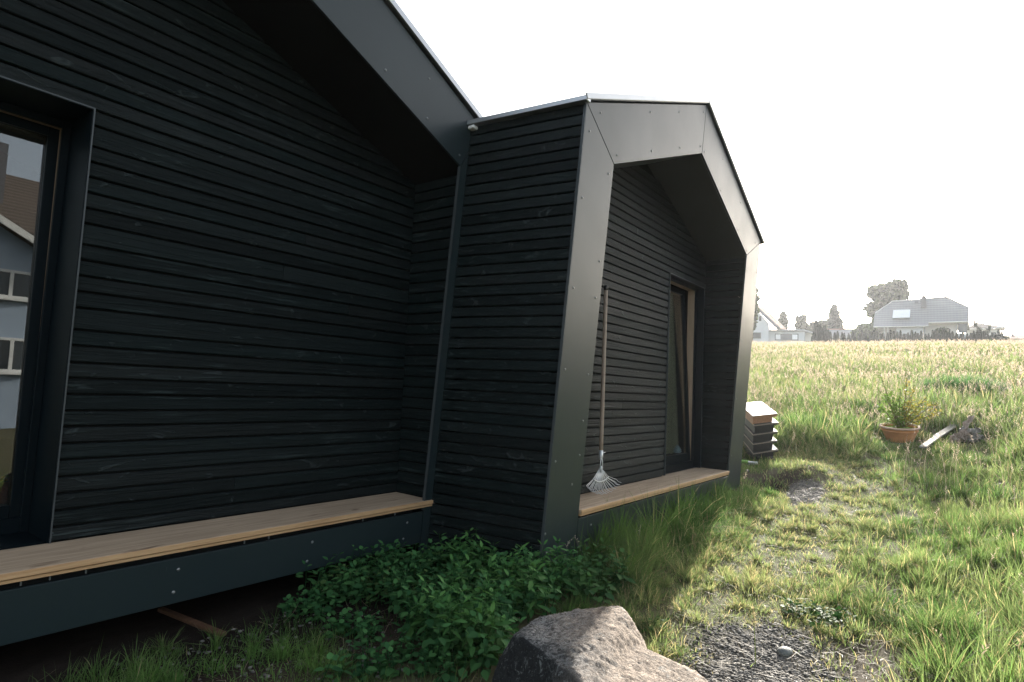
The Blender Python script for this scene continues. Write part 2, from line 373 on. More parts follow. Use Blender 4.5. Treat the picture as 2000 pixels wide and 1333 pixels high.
def boards(mb, rows, spans, axis, face, out, depth=0.02, gap=0.0098):
    """rows: list of (z0,z1); spans(z0,z1)-> list of (a0,a1 at z0, a0,a1 at z1) ; face = coordinate of the front, out = outward sign"""
    ch = 0.004
    for z0, z1 in rows:
        a, b = z0+gap/2, z1-gap/2
        if b-a < 0.012: continue
        for (p0, p1, q0, q1) in spans(a, b):
            if max(p1-p0, q1-q0) < 0.01: continue
            col = tuple(RS.rand(3))
            cuts = [(0, 1)]
            if min(p1-p0, q1-q0) > 1.9 and RS.rand() < 0.3:
                s = 0.25+0.5*RS.rand(); cuts = [(0, s), (s, 1)]
            for (s0, s1) in cuts:
                g0 = 0.0012 if s0 > 0 else 0; g1 = 0.0012 if s1 < 1 else 0
                P0, P1 = p0+(p1-p0)*s0+g0, p0+(p1-p0)*s1-g1; Q0, Q1 = q0+(q1-q0)*s0+g0, q0+(q1-q0)*s1-g1
                jit = (RS.rand()-0.5)*0.002; prof = [(a, depth), (a, ch+jit), (a+ch, jit), (b-ch, jit), (b, ch+jit), (b, depth)]
                vs = []
                for side in (0, 1):
                    for z, dd in prof:
                        k = (z-a)/(b-a); A = (P0 if side == 0 else P1)*(1-k)+(Q0 if side == 0 else Q1)*k; off = face-out*dd
                        vs.append((A, off, z) if axis == 'X' else (off, A, z))
                n = 6; fs = [tuple(range(n)), tuple(range(2*n-1, n-1, -1))]+[(i, i+n, (i+1) % n+n, (i+1) % n) for i in range(n)]
                mb.add(vs, fs, tuple(RS.rand(3)) if s0 > 0 else col)
def rows_from(z0, z1, given=None, wide=()):
    r = []; z = z0; i = 0
    while z < z1:
        h = 0.1005 if i in wide else 0.0742
        r.append((z, min(z+h, z1))); z += h; i += 1
    return r
# ---- volume one (left): recessed wall, z relative numbers + EYE
PK1 = -0.575; E1L = 2*PK1-2.86
def in1(z):   # recess opening half extents at height z (rel eye)
    zi = 1.463; top = zi+0.392*(2.93-PK1)
    if z <= zi: return (2*PK1-2.93, 2.93)
    k = (z-zi)/0.392; return (2*PK1-2.93+k, 2.93-k)
WIN1 = (-0.85, 0.917, -0.79, 1.186)
def spans1(a, b):
    a -= EYE; b -= EYE; L0, R0_ = in1(a); L1, R1 = in1(b)
    if R1 <= L1: R1 = L1 = (L1+R1)/2
    if R0_ <= L0: return []
    if a < WIN1[3]-0.01: return [(L0, WIN1[0], L1, WIN1[0]), (WIN1[1]+0.003, R0_, WIN1[1]+0.003, R1)]
    return [(L0, R0_, L1, R1)]
r1 = []
z = -0.7785
for h in [0.064]+[0.0735]*6+[0.0712, 0.0738, 0.0731, 0.0703, 0.0762, 0.0722, 0.101, 0.0742, 0.0742, 0.0742, 0.0742, 0.1005, 0.0742, 0.0742, 0.0742, 0.0742, 0.0742, 0.1005]+[0.0742]*30:
    r1.append((z+EYE, z+h+EYE)); z += h
    if z > 2.9: break
iw = min(range(len(r1)), key=lambda i: abs(r1[i][1]-WIN1[3]-EYE)); ks = 14; z14 = r1[ks][1]; fac = (WIN1[3]+EYE-z14)/(r1[iw][1]-z14); r1 = [(a, b) if b <= z14 else (z14+(a-z14)*fac, z14+(b-z14)*fac) for a, b in r1]
# split the row crossing the window head so it ends on the trim
mb = MB()
def clip_rows(rows, zc):
    out = []
    for a, b in rows:
        if a < zc-0.012 and b > zc+0.012: out += [(a, zc), (zc, b)]
        else: out.append((a, b))
    return out
boards(mb, r1, spans1, 'X', YW1, -1)
mb.build('wall', M['siding_x'], house)
# right return wall of the recess, boards run in depth
mb = MB(); rr = rows_from(ZB, 1.47+EYE)
boards(mb, rr, lambda a, b: [(YF1-S_*(a-ZB)+0.028, YW1+0.0, YF1-S_*(b-ZB)+0.028, YW1+0.0)], 'Y', 2.93, -1)
mb.build('return_wall', M['siding_y'], house)
mb = MB(); boards(mb, rr, lambda a, b: [(YF1-S_*(a-ZB)+0.028, YW1, YF1-S_*(b-ZB)+0.028, YW1)], 'Y', 2*PK1-2.93, 1); mb.build('return_wall', M['siding_y'], house)
# ---- volume two: recess wall, return walls, outer side wall
PK2, ZPK2 = 4.955, 2.527
I2L, I2R = 3.432, 6.475
def top2(X):  # inner soffit height rel eye
    return 1.503+(2.095-1.503)*(X-3.44)/(4.952-3.44) if X < 4.952 else 1.512+(2.095-1.512)*(6.46-X)/(6.46-4.952)
def in2(z):
    L, R = 3.40, 6.505
    if z > 1.49: L = max(L, 3.44+(z-1.503)/(2.095-1.503)*1.512); R = min(R, 6.46-(z-1.512)/(2.095-1.512)*1.508)
    return L, R
WIN2 = (5.485, 6.43, -0.7785, 1.175)
def spans2(a, b):
    a -= EYE; b -= EYE; L0, R0_ = in2(a); L1, R1 = in2(b)
    if R0_ <= L0: return []
    if R1 <= L1: L1 = R1 = (L1+R1)/2
    if a < WIN2[3]-0.01: return [(L0, WIN2[0]-0.003, L1, WIN2[0]-0.003), (WIN2[1]+0.003, R0_, WIN2[1]+0.003, R1)]
    return [(L0, R0_, L1, R1)]
r2 = []; z = -0.7785
for i in range(40):
    h = (WIN2[3]+0.7785)/28
    r2.append((z+EYE, z+h+EYE)); z += h
mb = MB(); boards(mb, r2, spans2, 'X', YW2, -1); mb.build('wall', M['siding_x'], house)
mb = MB(); r2r = rows_from(ZB, 1.50+EYE)
boards(mb, r2r, lambda a, b: [(YF2-S_*(a-ZB)+0.028, YW2, YF2-S_*(b-ZB)+0.028, YW2)], 'Y', 6.50, -1); mb.build('return_wall', M['siding_y'], house)
mb = MB(); boards(mb, r2r, lambda a, b: [(YF2-S_*(a-ZB)+0.028, YW2, YF2-S_*(b-ZB)+0.028, YW2)], 'Y', 3.405, 1); mb.build('return_wall', M['siding_y'], house)
mb = MB(); rs = []; z = 1.690+EYE
while z > 0.03: rs.append((z-0.0692, z)); z -= 0.0692
rs.append((1.690+EYE, 1.752+EYE))
boards(mb, rs, lambda a, b: [(YF2-S_*(a-ZB)+0.022, YF1-S_*(a-ZB)-0.001, YF2-S_*(b-ZB)+0.022, YF1-S_*(b-ZB)-0.001)], 'Y', 3.036, -1)
SKEW = 0.139
def skewed(mb):
    mb.v = [(x-SKEW*max(0.0, y-(YF2-S_*(z-ZB))-0.02), y, z) for x, y, z in mb.v]; return mb
skewed(mb)
mb.build('side_wall', M['siding_y'], house)
mb = MB(); boards(mb, rs, lambda a, b: [(YF2-S_*(a-ZB)+0.022, 8.6, YF2-S_*(b-ZB)+0.022, 8.6)], 'Y', 6.93, 1); mb.build('side_wall', M['siding_y'], house)
# backing shell (dark, keeps light out of the rooms)
mb = MB()
def wall_backing(mb, Y, thick, outline, hole):
    x0, x1, z0, z1 = hole
    poly = outline
    def clip(poly, f):   # keep f>=0
        out = []
        for i in range(len(poly)):
            a, b = poly[i], poly[(i+1) % len(poly)]; fa, fb = f(a), f(b)
            if fa >= 0: out.append(a)
            if (fa >= 0) != (fb >= 0):
                t = fa/(fa-fb); out.append((a[0]+(b[0]-a[0])*t, a[1]+(b[1]-a[1])*t))
        return out
    for fs in ([lambda p: x0-p[0]], [lambda p: p[0]-x1], [lambda p: p[0]-x0, lambda p: x1-p[0], lambda p: p[1]-z1], [lambda p: p[0]-x0, lambda p: x1-p[0], lambda p: z0-p[1]]):
        q = poly
        for f in fs: q = clip(q, f)
        if len(q) > 2: mb.prism([(a, Y, b+EYE) for a, b in q], (0, thick, 0))
wall_backing(mb, YW1+0.022, 0.10, [(2*PK1-2.95, -0.95), (2.95, -0.95), (2.95, 1.46), (PK1, 2.84), (2*PK1-2.95, 1.46)], (WIN1[0], WIN1[1], -0.84, WIN1[3]))
wall_backing(mb, YW2+0.022, 0.10, [(3.40, -0.95), (6.51, -0.95), (6.51, 1.50), (4.955, 2.12), (3.40, 1.50)], (WIN2[0], WIN2[1], -0.84, WIN2[3]))
mb.box(2.955, 3.015, 2.84, 8.5, 0.05, 1.765+EYE); 
mb.box(6.53, 6.905, 2.06, 8.5, 0.05, 1.74+EYE)
mb.box(3.02, 6.90, 8.52, 8.6, 0.1, 1.73+EYE); mb.box(2*PK1-3.0, 2.99, 8.52, 8.6, 0.1, 1.75+EYE)
mb.box(2*PK1-3.05, 2*PK1-2.96, 2.87, 8.5, 0.1, 1.74+EYE)
mb.prism([(2*PK1-3.0, 8.43, 1.73+EYE), (3.0, 8.43, 1.73+EYE), (PK1, 8.43, 3.25+EYE)], (0, 0.08, 0)); mb.prism([(3.04, 8.43, 1.70+EYE), (6.90, 8.43, 1.70+EYE), (4.955, 8.43, 2.51+EYE)], (0, 0.08, 0))
mb.build('shell', M['dark'], house)
mb = MB(); mb.box(3.06, 3.38, 2.03, 2.66, 0.2, 1.70+EYE); skewed(mb); mb.build('shell', M['dark'], house); mb = MB(); mb.box(3.06, 3.38, 2.7, 8.5, 0.35, 1.70+EYE); mb.build('shell', M['dark'], house)
mb = MB(); mb.box(2*PK1-2.9, 2.94, 3.35, 8.35, ZB-0.16, ZB-0.05); mb.box(3.42, 6.50, 2.46, 8.35, ZB-0.16, ZB-0.05); mb.build('floor', M['dark'], house)

def shrink(poly, d=0.002):
    c = np.mean(poly, axis=0); out = []; n = len(poly)
    A = sum(poly[i][0]*poly[(i+1) % n][1]-poly[(i+1) % n][0]*poly[i][1] for i in range(n)); sg = 1 if A > 0 else -1
    for i in range(n):
        p0, p, p1 = np.array(poly[i-1]), np.array(poly[i]), np.array(poly[(i+1) % n])
        e0 = (p-p0)/np.linalg.norm(p-p0); e1 = (p1-p)/np.linalg.norm(p1-p)
        n0 = sg*np.array([-e0[1], e0[0]]); n1 = sg*np.array([-e1[1], e1[0]]); b = n0+n1; b /= (1+n0@n1)
        out.append(tuple(p+b*d))
    return out
SCREW = None
def screws(parent, fn, pts):
    global SCREW
    for (X, z) in pts:
        p = fn(X, z)
        if SCREW is None:
            m2 = MB(); m2.lathe([(0.0001, 0.0045), (0.0045, 0.0038), (0.0078, 0.0012), (0.0082, 0.0)], n=10)
            me_v = [(x, -z_, y) for x, y, z_ in m2.v]; m2.v = me_v
            o = m2.build('screw', M['screw'], None, True); SCREW = o
        else:
            o = SCREW.copy(); COL.objects.link(o)
        o.parent = parent; ORG[o.name] = ORG[parent.name]; og = ORG[parent.name]
        o.location = (p[0]-og[0], p[1]-0.0005-og[1], p[2]-og[2])
def panel(name, poly, fn, th=0.018, label=None, pts=()):
    q = shrink(poly); mb = MB(); mb.prism([fn(X, z) for X, z in q], (0, th, 0)); o = mb.build(name, M['panel'], house, bevel=0.0022)
    if label: o['label'] = label
    screws(o, fn, pts); return o
B, Cc, D = (3.036, 1.758), (PK2, ZPK2), (6.925, 1.757)
iB, iC, iD = (3.443, 1.503), (4.952, 2.095), (6.460, 1.512)
AB, EB = -1.17, -1.17
iAb, iEb = (3.420, AB), (6.492, EB)
panel('gable_panel', [(3.036, AB), (3.420, AB), iB, B], f2, pts=[(3.10, 1.60), (3.38, 1.42), (3.09, 1.18), (3.375, 0.84), (3.09, 0.62), (3.37, 0.60), (3.085, 0.12), (3.37, 0.10), (3.08, -0.44), (3.36, -0.42), (3.045, -0.87), (3.08, -0.99), (3.36, -0.2), (3.30, -0.6)])
panel('gable_panel', [B, iB, iC, Cc], f2, label='panel over the left roof slope of the near gable', pts=[(3.21, 1.76), (3.47, 1.575), (3.90, 2.04), (3.98, 1.78), (4.40, 2.24), (4.48, 1.98), (4.90, 2.44), (4.90, 2.14)])
panel('gable_panel', [Cc, iC, iD, D], f2, label='panel over the right roof slope of the near gable', pts=[(5.01, 2.13), (5.48, 2.22), (5.50, 1.93), (6.1, 1.98), (6.1, 1.70), (6.45, 1.56), (6.72, 1.70)])
panel('gable_panel', [iD, (6.492, EB), (6.93, EB), D], f2, label='right upright panel of the near gable', pts=[(6.52, 1.36), (6.86, 1.4), (6.54, 0.62), (6.87, 0.62), (6.54, -0.02), (6.87, -0.02), (6.54, -0.62), (6.88, -0.62), (6.55, -1.02)])
panel('bench_fascia', [(3.424, AB), (6.488, AB), (6.488, -0.835), (3.424, -0.835)], f2, pts=[(3.6, -0.9), (4.5, -0.9), (5.4, -0.9), (6.3, -0.9), (6.3, -1.05)])
# volume one frame
o1 = (3.034, 1.789); pk1 = (PK1, 1.789+0.412*(3.034-PK1)); i1 = (2.862, 1.459); ipk = (PK1, 1.459+0.392*(2.862-PK1))
L = lambda p: (2*PK1-p[0], p[1])
panel('gable_panel', [pk1, ipk, i1, o1], f1, label='long sloping roof edge panel of the far left gable', pts=[(1.70, 2.02), (1.95, 2.13), (2.16, 1.80), (2.50, 1.90), (2.52, 1.655), (2.84, 1.53), (1.2, 2.2), (1.5, 2.32), (2.93, 1.72)])
panel('gable_panel', [pk1, L(o1), L(i1), ipk], f1)
panel('gable_panel', [i1, (2.86, -1.13), (3.034, -1.13), (3.034, 1.785), o1], f1, pts=[(2.94, 1.40), (2.94, 0.9), (2.94, 0.35), (2.94, -0.2), (2.94, -0.7)])
panel('gable_panel', [L(i1), L(o1), (2*PK1-3.034, -1.13), (2*PK1-2.86, -1.13)], f1)
panel('bench_fascia', [(2*PK1-2.856, -1.055), (2.856, -1.055), (2.856, -0.845), (2*PK1-2.856, -0.845)], f1, label='long dark fascia panel under the left bench ledge',
      pts=[(1.32, -0.90), (1.31, -1.0), (2.02, -0.90), (2.0, -1.0), (2.72, -0.90), (2.70, -1.0), (0.5, -0.9), (0.5, -1.0)])
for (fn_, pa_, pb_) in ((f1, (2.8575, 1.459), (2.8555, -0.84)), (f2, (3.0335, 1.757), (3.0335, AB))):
    mb = MB(); a_, b_ = fn_(*pa_), fn_(*pb_); mb.prism([(a_[0]-0.002, a_[1]-0.0015, a_[2]), (a_[0]+0.0018, a_[1]-0.0015, a_[2]), (b_[0]+0.0018, b_[1]-0.0015, b_[2]), (b_[0]-0.002, b_[1]-0.0015, b_[2])], (0, 0.02, 0)); mb.build('panel_edge_highlight', M['edge'], house)  # pale strips paint the highlight along the panel edges
# dark joists behind the fascias
mb = MB(); mb.box(2*PK1-2.8, 2.80, 2.90, 3.0, EYE-1.03, ZB-0.05); mb.box(3.45, 6.46, 2.06, 2.16, EYE-1.15, ZB-0.05)
for x in np.arange(-3.5, 2.9, 0.9): mb.box(x, x+0.06, 3.0, 8.2, EYE-1.03, ZB-0.17)
for x, y in [(-3.2, 3.4), (-0.6, 3.4), (2.3, 3.4), (-3.2, 6.5), (-0.6, 6.5), (2.3, 6.5), (4.2, 2.4), (6.3, 2.4)]: mb.box(x-0.09, x+0.09, y-0.09, y+0.09, -0.4, EYE-1.03)
mb.build('underframe', M['dark'], house)
# soffits of the recesses
def soffit(pa, pb, fn, YW, name='soffit', ex=0.02):
    a, b = fn(*pa), fn(*pb); mb = MB()
    mb.add([(a[0], a[1]+ex, a[2]), (b[0], b[1]+ex, b[2]), (b[0], YW+0.03, b[2]), (a[0], YW+0.03, a[2]), (a[0], a[1]+ex, a[2]+0.018), (b[0], b[1]+ex, b[2]+0.018), (b[0], YW+0.03, b[2]+0.018), (a[0], YW+0.03, a[2]+0.018)],
           [(0, 1, 2, 3), (7, 6, 5, 4), (0, 4, 5, 1), (1, 5, 6, 2), (2, 6, 7, 3), (3, 7, 4, 0)]); return mb.build(name, M['soffit'], house)
up = lambda p, d=0.004: (p[0], p[1]+d)
soffit((3.40, 1.492), up(iC), f2, YW2); soffit(up(iC), (6.51, 1.4975), f2, YW2)
for o_ in (soffit((2.95, 1.430), up(ipk), f1, YW1), soffit(up(ipk), (2*PK1-2.95, 1.430), f1, YW1)): o_.data.materials.clear(); o_.data.materials.append(M['dark'])  # left soffit gets the dark tone, its shade put into the colour
# roofs
def roof(pa, pb, fn, YB, th=0.032, over=0.014, nm='roof'):
    a, b = np.array(fn(*pa)), np.array(fn(*pb)); d = b-a; dn = np.array([d[0], 0, d[2]]); dn /= np.linalg.norm(dn); n = np.array([-dn[2], 0, dn[0]]); n = n if n[2] > 0 else -n
    mb = MB(); p = []
    for q in (a, b):
        for k in (0.002, th): p.append(q+n*k)
    A0, A1, B0, B1 = p; o = np.array([0, -over, 0])
    vs = [A0+o, B0+o, B1+o, A1+o]; vb = [np.array([v[0], YB, v[2]]) for v in (A0, B0, B1, A1)]
    mb.add(vs+vb, [(0, 1, 2, 3), (7, 6, 5, 4), (0, 4, 5, 1), (1, 5, 6, 2), (2, 6, 7, 3), (3, 7, 4, 0)])
    r = mb.build(nm, M['roofdark'], house)
    # standing verge trim along the front edge
    mb = MB(); q = [A0+o+n*0.004, B0+o+n*0.004, B1+o+n*0.012, A1+o+n*0.012]; mb.prism(q, (0, -0.012, 0)); mb.build('verge_trim', M['roofmetal'], r, bevel=0.002)
    ns = max(2, int(np.linalg.norm(b-a)/0.45)); mb = MB()
    for i in range(ns+1):
        s = i/ns; c = A1*(1-s)+B1*s; mb.prism([c+o-dn*0.004+n*0.0, c+o+dn*0.004, c+o+dn*0.004+n*0.028, c+o-dn*0.004+n*0.028], (0, YB-c[1]+over, 0))
    return r
roof((3.005, 1.752), (PK2, 2.533), f2, 8.7); roof((PK2, 2.533), (6.995, 1.745), f2, 8.7)
roof((PK1, pk1[1]+0.004), (3.055, 1.786), f1, 8.7); roof((2*PK1-3.08, 1.776), (PK1, pk1[1]+0.004), f1, 8.7)
# eave flashing along the side wall
mb = MB(); a = f2(3.030, 1.756); b = f1(3.030, 1.756)
mb.add([(2.995, a[1]-0.02, a[2]-0.004), (3.05, a[1]-0.02, a[2]-0.004), (3.05, a[1]-0.02, a[2]+0.034), (2.995, a[1]-0.02, a[2]+0.028),
        (2.995, b[1]+0.02, a[2]-0.004), (3.05, b[1]+0.02, a[2]-0.004), (3.05, b[1]+0.02, a[2]+0.034), (2.995, b[1]+0.02, a[2]+0.028)],
       [(0, 1, 2, 3), (7, 6, 5, 4), (0, 4, 5, 1), (1, 5, 6, 2), (2, 6, 7, 3), (3, 7, 4, 0)])
skewed(mb); mb.build('eave_flashing', M['roofmetal'], house, bevel=0.003)
p = f1(2.93, 1.70); mb = MB()
mb.box(2.885, 2.955, p[1]-0.060, p[1]-0.006, p[2]+0.022, p[2]+0.046); mb.build('gutter_cap', M['whitep'], house, bevel=0.006)
# bench ledges
def bench(x0, x1, yf, yb, label, notch=None):
    mb = MB(); mb.box(x0, x1, yf+0.006, yb, ZB-0.026, ZB, 0.3)
    if notch: mb.box(notch[0], notch[1], yb, notch[2], ZB-0.026, ZB, 0.3)
    o = mb.build('bench', M['bench'], house, bevel=0.002); o['label'] = label
    mb = MB(); mb.box(x0, x1, yf-0.004, yf+0.0045, ZB-0.024, ZB-0.001, 0.7); mb.box(x0, x1, yf+0.003, yf+0.03, ZB-0.041, ZB-0.028, 0.2); mb.build('bench_edge', M['bench_edge'], o, bevel=0.0015)
    return o
bench(2*PK1-2.86, 2.925, YF1-0.010, YW1-0.0005, 'long weathered bench ledge in the left recess')
bench(3.436, 6.482, YF2-0.010, YW2-0.0005, 'pale bench ledge in the near gable recess', (WIN2[0]+0.003, WIN2[1]-0.002, YW2+0.08))
# tiny steel clips under the left bench edge
for x in (0.74, 0.83, 0.95, 1.62, 1.75, 2.35, 2.60): mb = MB(); mb.box(x, x+0.004, YF1-0.004, YF1+0.004, ZB-0.058, ZB-0.043); mb.build('bench_clip', M['screw'], house)

# ---- windows
def window(x0, x1, z0, z1, YW, Yfr, tilt, label, sash_w=0.075, fw=0.035, lin=0.07, br=0.02):
    """opening in the siding plane YW; fixed frame at depth Yfr; sash hinged at its foot leaning inwards by tilt"""
    mb = MB(); e = 0.010; th = 0.004; Z0, Z1 = z0+EYE, z1+EYE
    mb.box(x1-th, x1, YW-e, Yfr, Z0, Z1); mb.box(x0, x0+th, YW-e, Yfr, Z0, Z1); mb.box(x0+th, x1-th, YW-e, Yfr, Z1-th, Z1)
    mb.box(x0+th, x1-th, YW+0.03, Yfr, Z0-0.02, Z0)
    wo_ = mb.build('window', M['frame_green'], house); wo_['label'] = label
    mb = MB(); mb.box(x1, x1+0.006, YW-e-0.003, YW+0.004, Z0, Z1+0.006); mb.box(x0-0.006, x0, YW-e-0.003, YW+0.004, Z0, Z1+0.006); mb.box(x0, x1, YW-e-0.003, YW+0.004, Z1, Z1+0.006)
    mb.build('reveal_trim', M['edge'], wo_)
    a0, a1, b0, b1 = x0+th, x1-th, Z0, Z1-th
    mb = MB(); mb.box(a0, a0+fw, Yfr-0.01, Yfr+0.012, b0, b1); mb.box(a1-fw, a1, Yfr-0.01, Yfr+0.012, b0, b1); mb.box(a0+fw, a1-fw, Yfr-0.01, Yfr+0.012, b1-fw, b1); mb.box(a0+fw, a1-fw, Yfr-0.01, Yfr+0.012, b0, b0+0.07)
    mb.build('window_frame', M['frame_green'], wo_, bevel=0.002)
    mb = MB(); k = 0.006
    mb.box(a0, a0+fw-k, Yfr+0.014, Yfr+0.09, b0, b1); mb.box(a1-fw+k, a1, Yfr+0.014, Yfr+0.09, b0, b1); mb.box(a0+fw-k, a1-fw+k, Yfr+0.014, Yfr+0.09, b1-fw+k, b1); mb.box(a0+fw-k, a1-fw+k, Yfr+0.014, Yfr+0.09, b0, b0+0.05)
    mb.build('inner_frame', M['jamb'], wo_)
    # sash
    s0, s1, t0, t1 = a0+fw-0.008, a1-fw+0.008, b0+0.06, b1-fw+0.008; hy = Yfr+0.016
    def tl(vs):
        out = []
        for x, y, zz in vs:
            dy, dz = y-hy, zz-t0; out.append((x, hy+dy*cos(tilt)+dz*sin(tilt), t0-dy*sin(tilt)+dz*cos(tilt)))
        return out
    sw = sash_w; mb = MB(); mb.box(s0, s0+sw, hy, hy+0.03, t0, t1); mb.box(s1-sw, s1, hy, hy+0.03, t0, t1); mb.box(s0+sw, s1-sw, hy, hy+0.03, t1-sw, t1); mb.box(s0+sw, s1-sw, hy, hy+0.03, t0, t0+sw+br)
    mb.v = tl(mb.v); sa = mb.build('sash', M['frame_green'], wo_, bevel=0.003)
    mb = MB(); mb.box(s0, s0+sw+0.01, hy+0.031, hy+lin, t0, t1, 0.3); mb.box(s1-sw+0.002, s1, hy+0.031, hy+lin, t0, t1, 0.3); mb.box(s0+sw+0.01, s1-sw, hy+0.031, hy+lin, t1-sw-0.01, t1, 0.3); mb.box(s0+sw+0.01, s1-sw, hy+0.031, hy+lin, t0, t0+sw+br, 0.3)
    mb.v = tl(mb.v); mb.build('sash_lining', M['jamb'], sa)
    mb = MB(); mb.box(s0+sw-0.004, s1-sw+0.004, hy+0.012, hy+0.016, t0+sw+br-0.004, t1-sw+0.004); mb.v = tl(mb.v); mb.build('glass_pane', M['glass'] if lin > 0.05 else M['glass2'], sa)
    return wo_
w1 = window(WIN1[0], WIN1[1], WIN1[2]+0.012, WIN1[3], YW1, 3.485, radians(1.2), 'large window of the left recess reflecting a house', 0.045, 0.034)
w2 = window(WIN2[0], WIN2[1], WIN2[2]+0.002, WIN2[3], YW2, YW2+0.075, radians(3.4), 'tall tilted window beside the leaning rake', 0.05, 0.022, 0.045, 0.04)

# things in the windows
mb = MB(); n = 110
for (xa, xb, yy) in [(5.56, 6.33, 2.50)]:
    pr = []
    for i in range(n+1):
        u = i/n; pr.append((xa+(xb-xa)*u, yy+0.018*sin(u*2*pi*9)+0.008*sin(u*31)))
    vs = [(x, y, ZB+0.02) for x, y in pr]+[(x, y+0.12, 1.12+EYE) for x, y in pr]
    mb.add(vs, [(i, i+1, i+n+2, i+n+1) for i in range(n)], (0.40, 0.40, 0.29))
o = mb.build('curtain', M['curtain'], None, True); tag(o, 'sheer olive curtain hanging in folds behind the tilted window', 'curtain')
p = np.array([6.22, 2.462, ZB+0.155]); mb = MB(); mb.lathe([(0.0001, 0), (0.03, 0.0), (0.042, 0.012), (0.036, 0.04), (0.018, 0.07), (0.006, 0.085), (0.0001, 0.086)], p, 16)
o = mb.build('ornament', M['glaze'], None, True); tag(o, 'small pale blue cone shaped ornament on the sill behind the glass', 'ornament')
mb = MB(); mb.box(WIN2[0]+0.02, WIN2[1]-0.02, 2.435, 2.66, ZB+0.125, ZB+0.149); mb.build('window_board', M['dark'], w2)
q = np.array([5.70, 2.455, ZB+0.149]); mb = MB(); mb.tube([q, q+(0.004, 0, 0.1), q+(0.012, 0.0, 0.22)], [0.003, 0.0025, 0.0015], 6, (0.35, 0.36, 0.28))
for i in range(9):
    zc = 0.04+0.018*i; s = -1 if i % 2 else 1; c0 = q+(0.004+0.03*zc, 0, zc)
    mb.add([c0, c0+(s*0.012, -0.004, 0.014), c0+(s*0.028, -0.006, 0.026), c0+(s*0.012, 0.004, 0.02)], [(0, 1, 2, 3)], (0.42, 0.45, 0.36))
o = mb.build('dried_twig', M['straw'], None, False, fix=False); tag(o, 'small pale dried twig standing upright behind the window glass', 'twig')

fb = onY(8, 968, 3.70); ft = thing('flower_box', 'terracotta coloured flower box with yellow flowers low behind the left window', 'flower box', fb)
mb = MB(); mb.box(fb[0]-0.30, fb[0]+0.045, fb[1]-0.06, fb[1]+0.06, fb[2]-0.05, fb[2]+0.055); mb.build('box', plain('red_terracotta', (0.62, 0.13, 0.05), 0.6), ft, bevel=0.006)
mb = MB()
for i in range(46):
    c0 = np.array([fb[0]-0.30+0.34*random.random(), fb[1]+random.uniform(-.05, .05), fb[2]+0.06+0.035*random.random()]); a = random.random()*6; r = 0.011
    mb.add([c0, c0+(r*cos(a), -0.006, r*sin(a)), c0+(r*1.2*cos(a+.9), -0.008, r*1.2*sin(a+.9)), c0+(r*cos(a+1.8), -0.006, r*sin(a+1.8))], [(0, 1, 2, 3)], [(0.8, 0.55, 0.05), (0.7, 0.25, 0.05), (0.10, 0.25, 0.06)][i % 3])
o = mb.build('flower_foliage', M['leaf'], ft, fix=False)

# ------------------------------------------------------------------ rake
top = onY(1183.5, 566, 2.262); sock = onY(1173.5, 893, 2.222); hub = onY(1172.5, 918, 2.218)
rk = thing('leaf_rake', 'leaf rake with a long wooden handle and fanned wire tines leaning on the black wall', 'rake', (hub[0], 2.2, ZB))
mb = MB(); pts = [top*(1-k)+sock*k for k in np.linspace(0, 1, 8)]; mb.tube(pts, [0.0155]*8, 12); mb.build('handle', M['handle'], rk, True)
mb = MB(); d = (top-sock)/np.linalg.norm(top-sock); mb.tube([top-d*0.005, top+d*0.028, top+d*0.034], [0.018, 0.018, 0.010], 12); mb.build('end_cap', M['black'], rk, True)
mb = MB(); mb.tube([sock+d*0.05, sock, sock-d*0.02], [0.0165, 0.0165, 0.012], 12)
mb.tube([sock+d*0.03+(0.008, -0.016, 0), sock+d*0.03+(0.03, -0.02, 0.006)], 0.003, 6)
for s in (-1, 1): mb.tube([sock+(s*0.008, -0.006, 0), hub+(s*0.022, -0.008, 0.01)], [0.004, 0.0035], 8)
mb.build('socket', M['greytin'], rk, True)
tin = MB(); arc = []
NTN = 22
for i in range(NTN):
    u = i/(NTN-1)*2-1; ang = u*0.62
    ln = 0.235+0.0*abs(u); c0 = hub+np.array([u*0.022, 0, 0.006])
    tip = np.array([hub[0]+sin(ang)*0.335, 0, 0]); zz = 0.012+0.055*u*u+0.006*sin(i*2.1)
    tx, tz = hub[0]+sin(ang)*0.40, ZB+zz
    mid = np.array([hub[0]+sin(ang)*0.20, 2.212, hub[2]-(hub[2]-tz)*0.52])
    arc.append(mid+np.array([0, -0.004, 0]))
    k = np.array([tx, 2.20, tz+0.02]); tin.tube([c0, mid, k, np.array([tx+0.006*u, 2.182, tz+0.004]), np.array([tx+0.008*u, 2.160, tz])], 0.0019, 5)
tin.build('tines', M['greytin'], rk, True)
mb = MB(); mb.tube(arc, 0.0042, 6); mb.build('tine_brace', M['greytin'], rk, True)
mb = MB(); mb.tube([hub+(-0.026, -0.004, 0.012), hub+(0.026, -0.004, 0.012)], 0.006, 8); mb.tube([hub+(0, -0.006, 0.03), hub+(0, -0.006, -0.02)], 0.009, 8); mb.build('clamp', M['greytin'], rk, True)

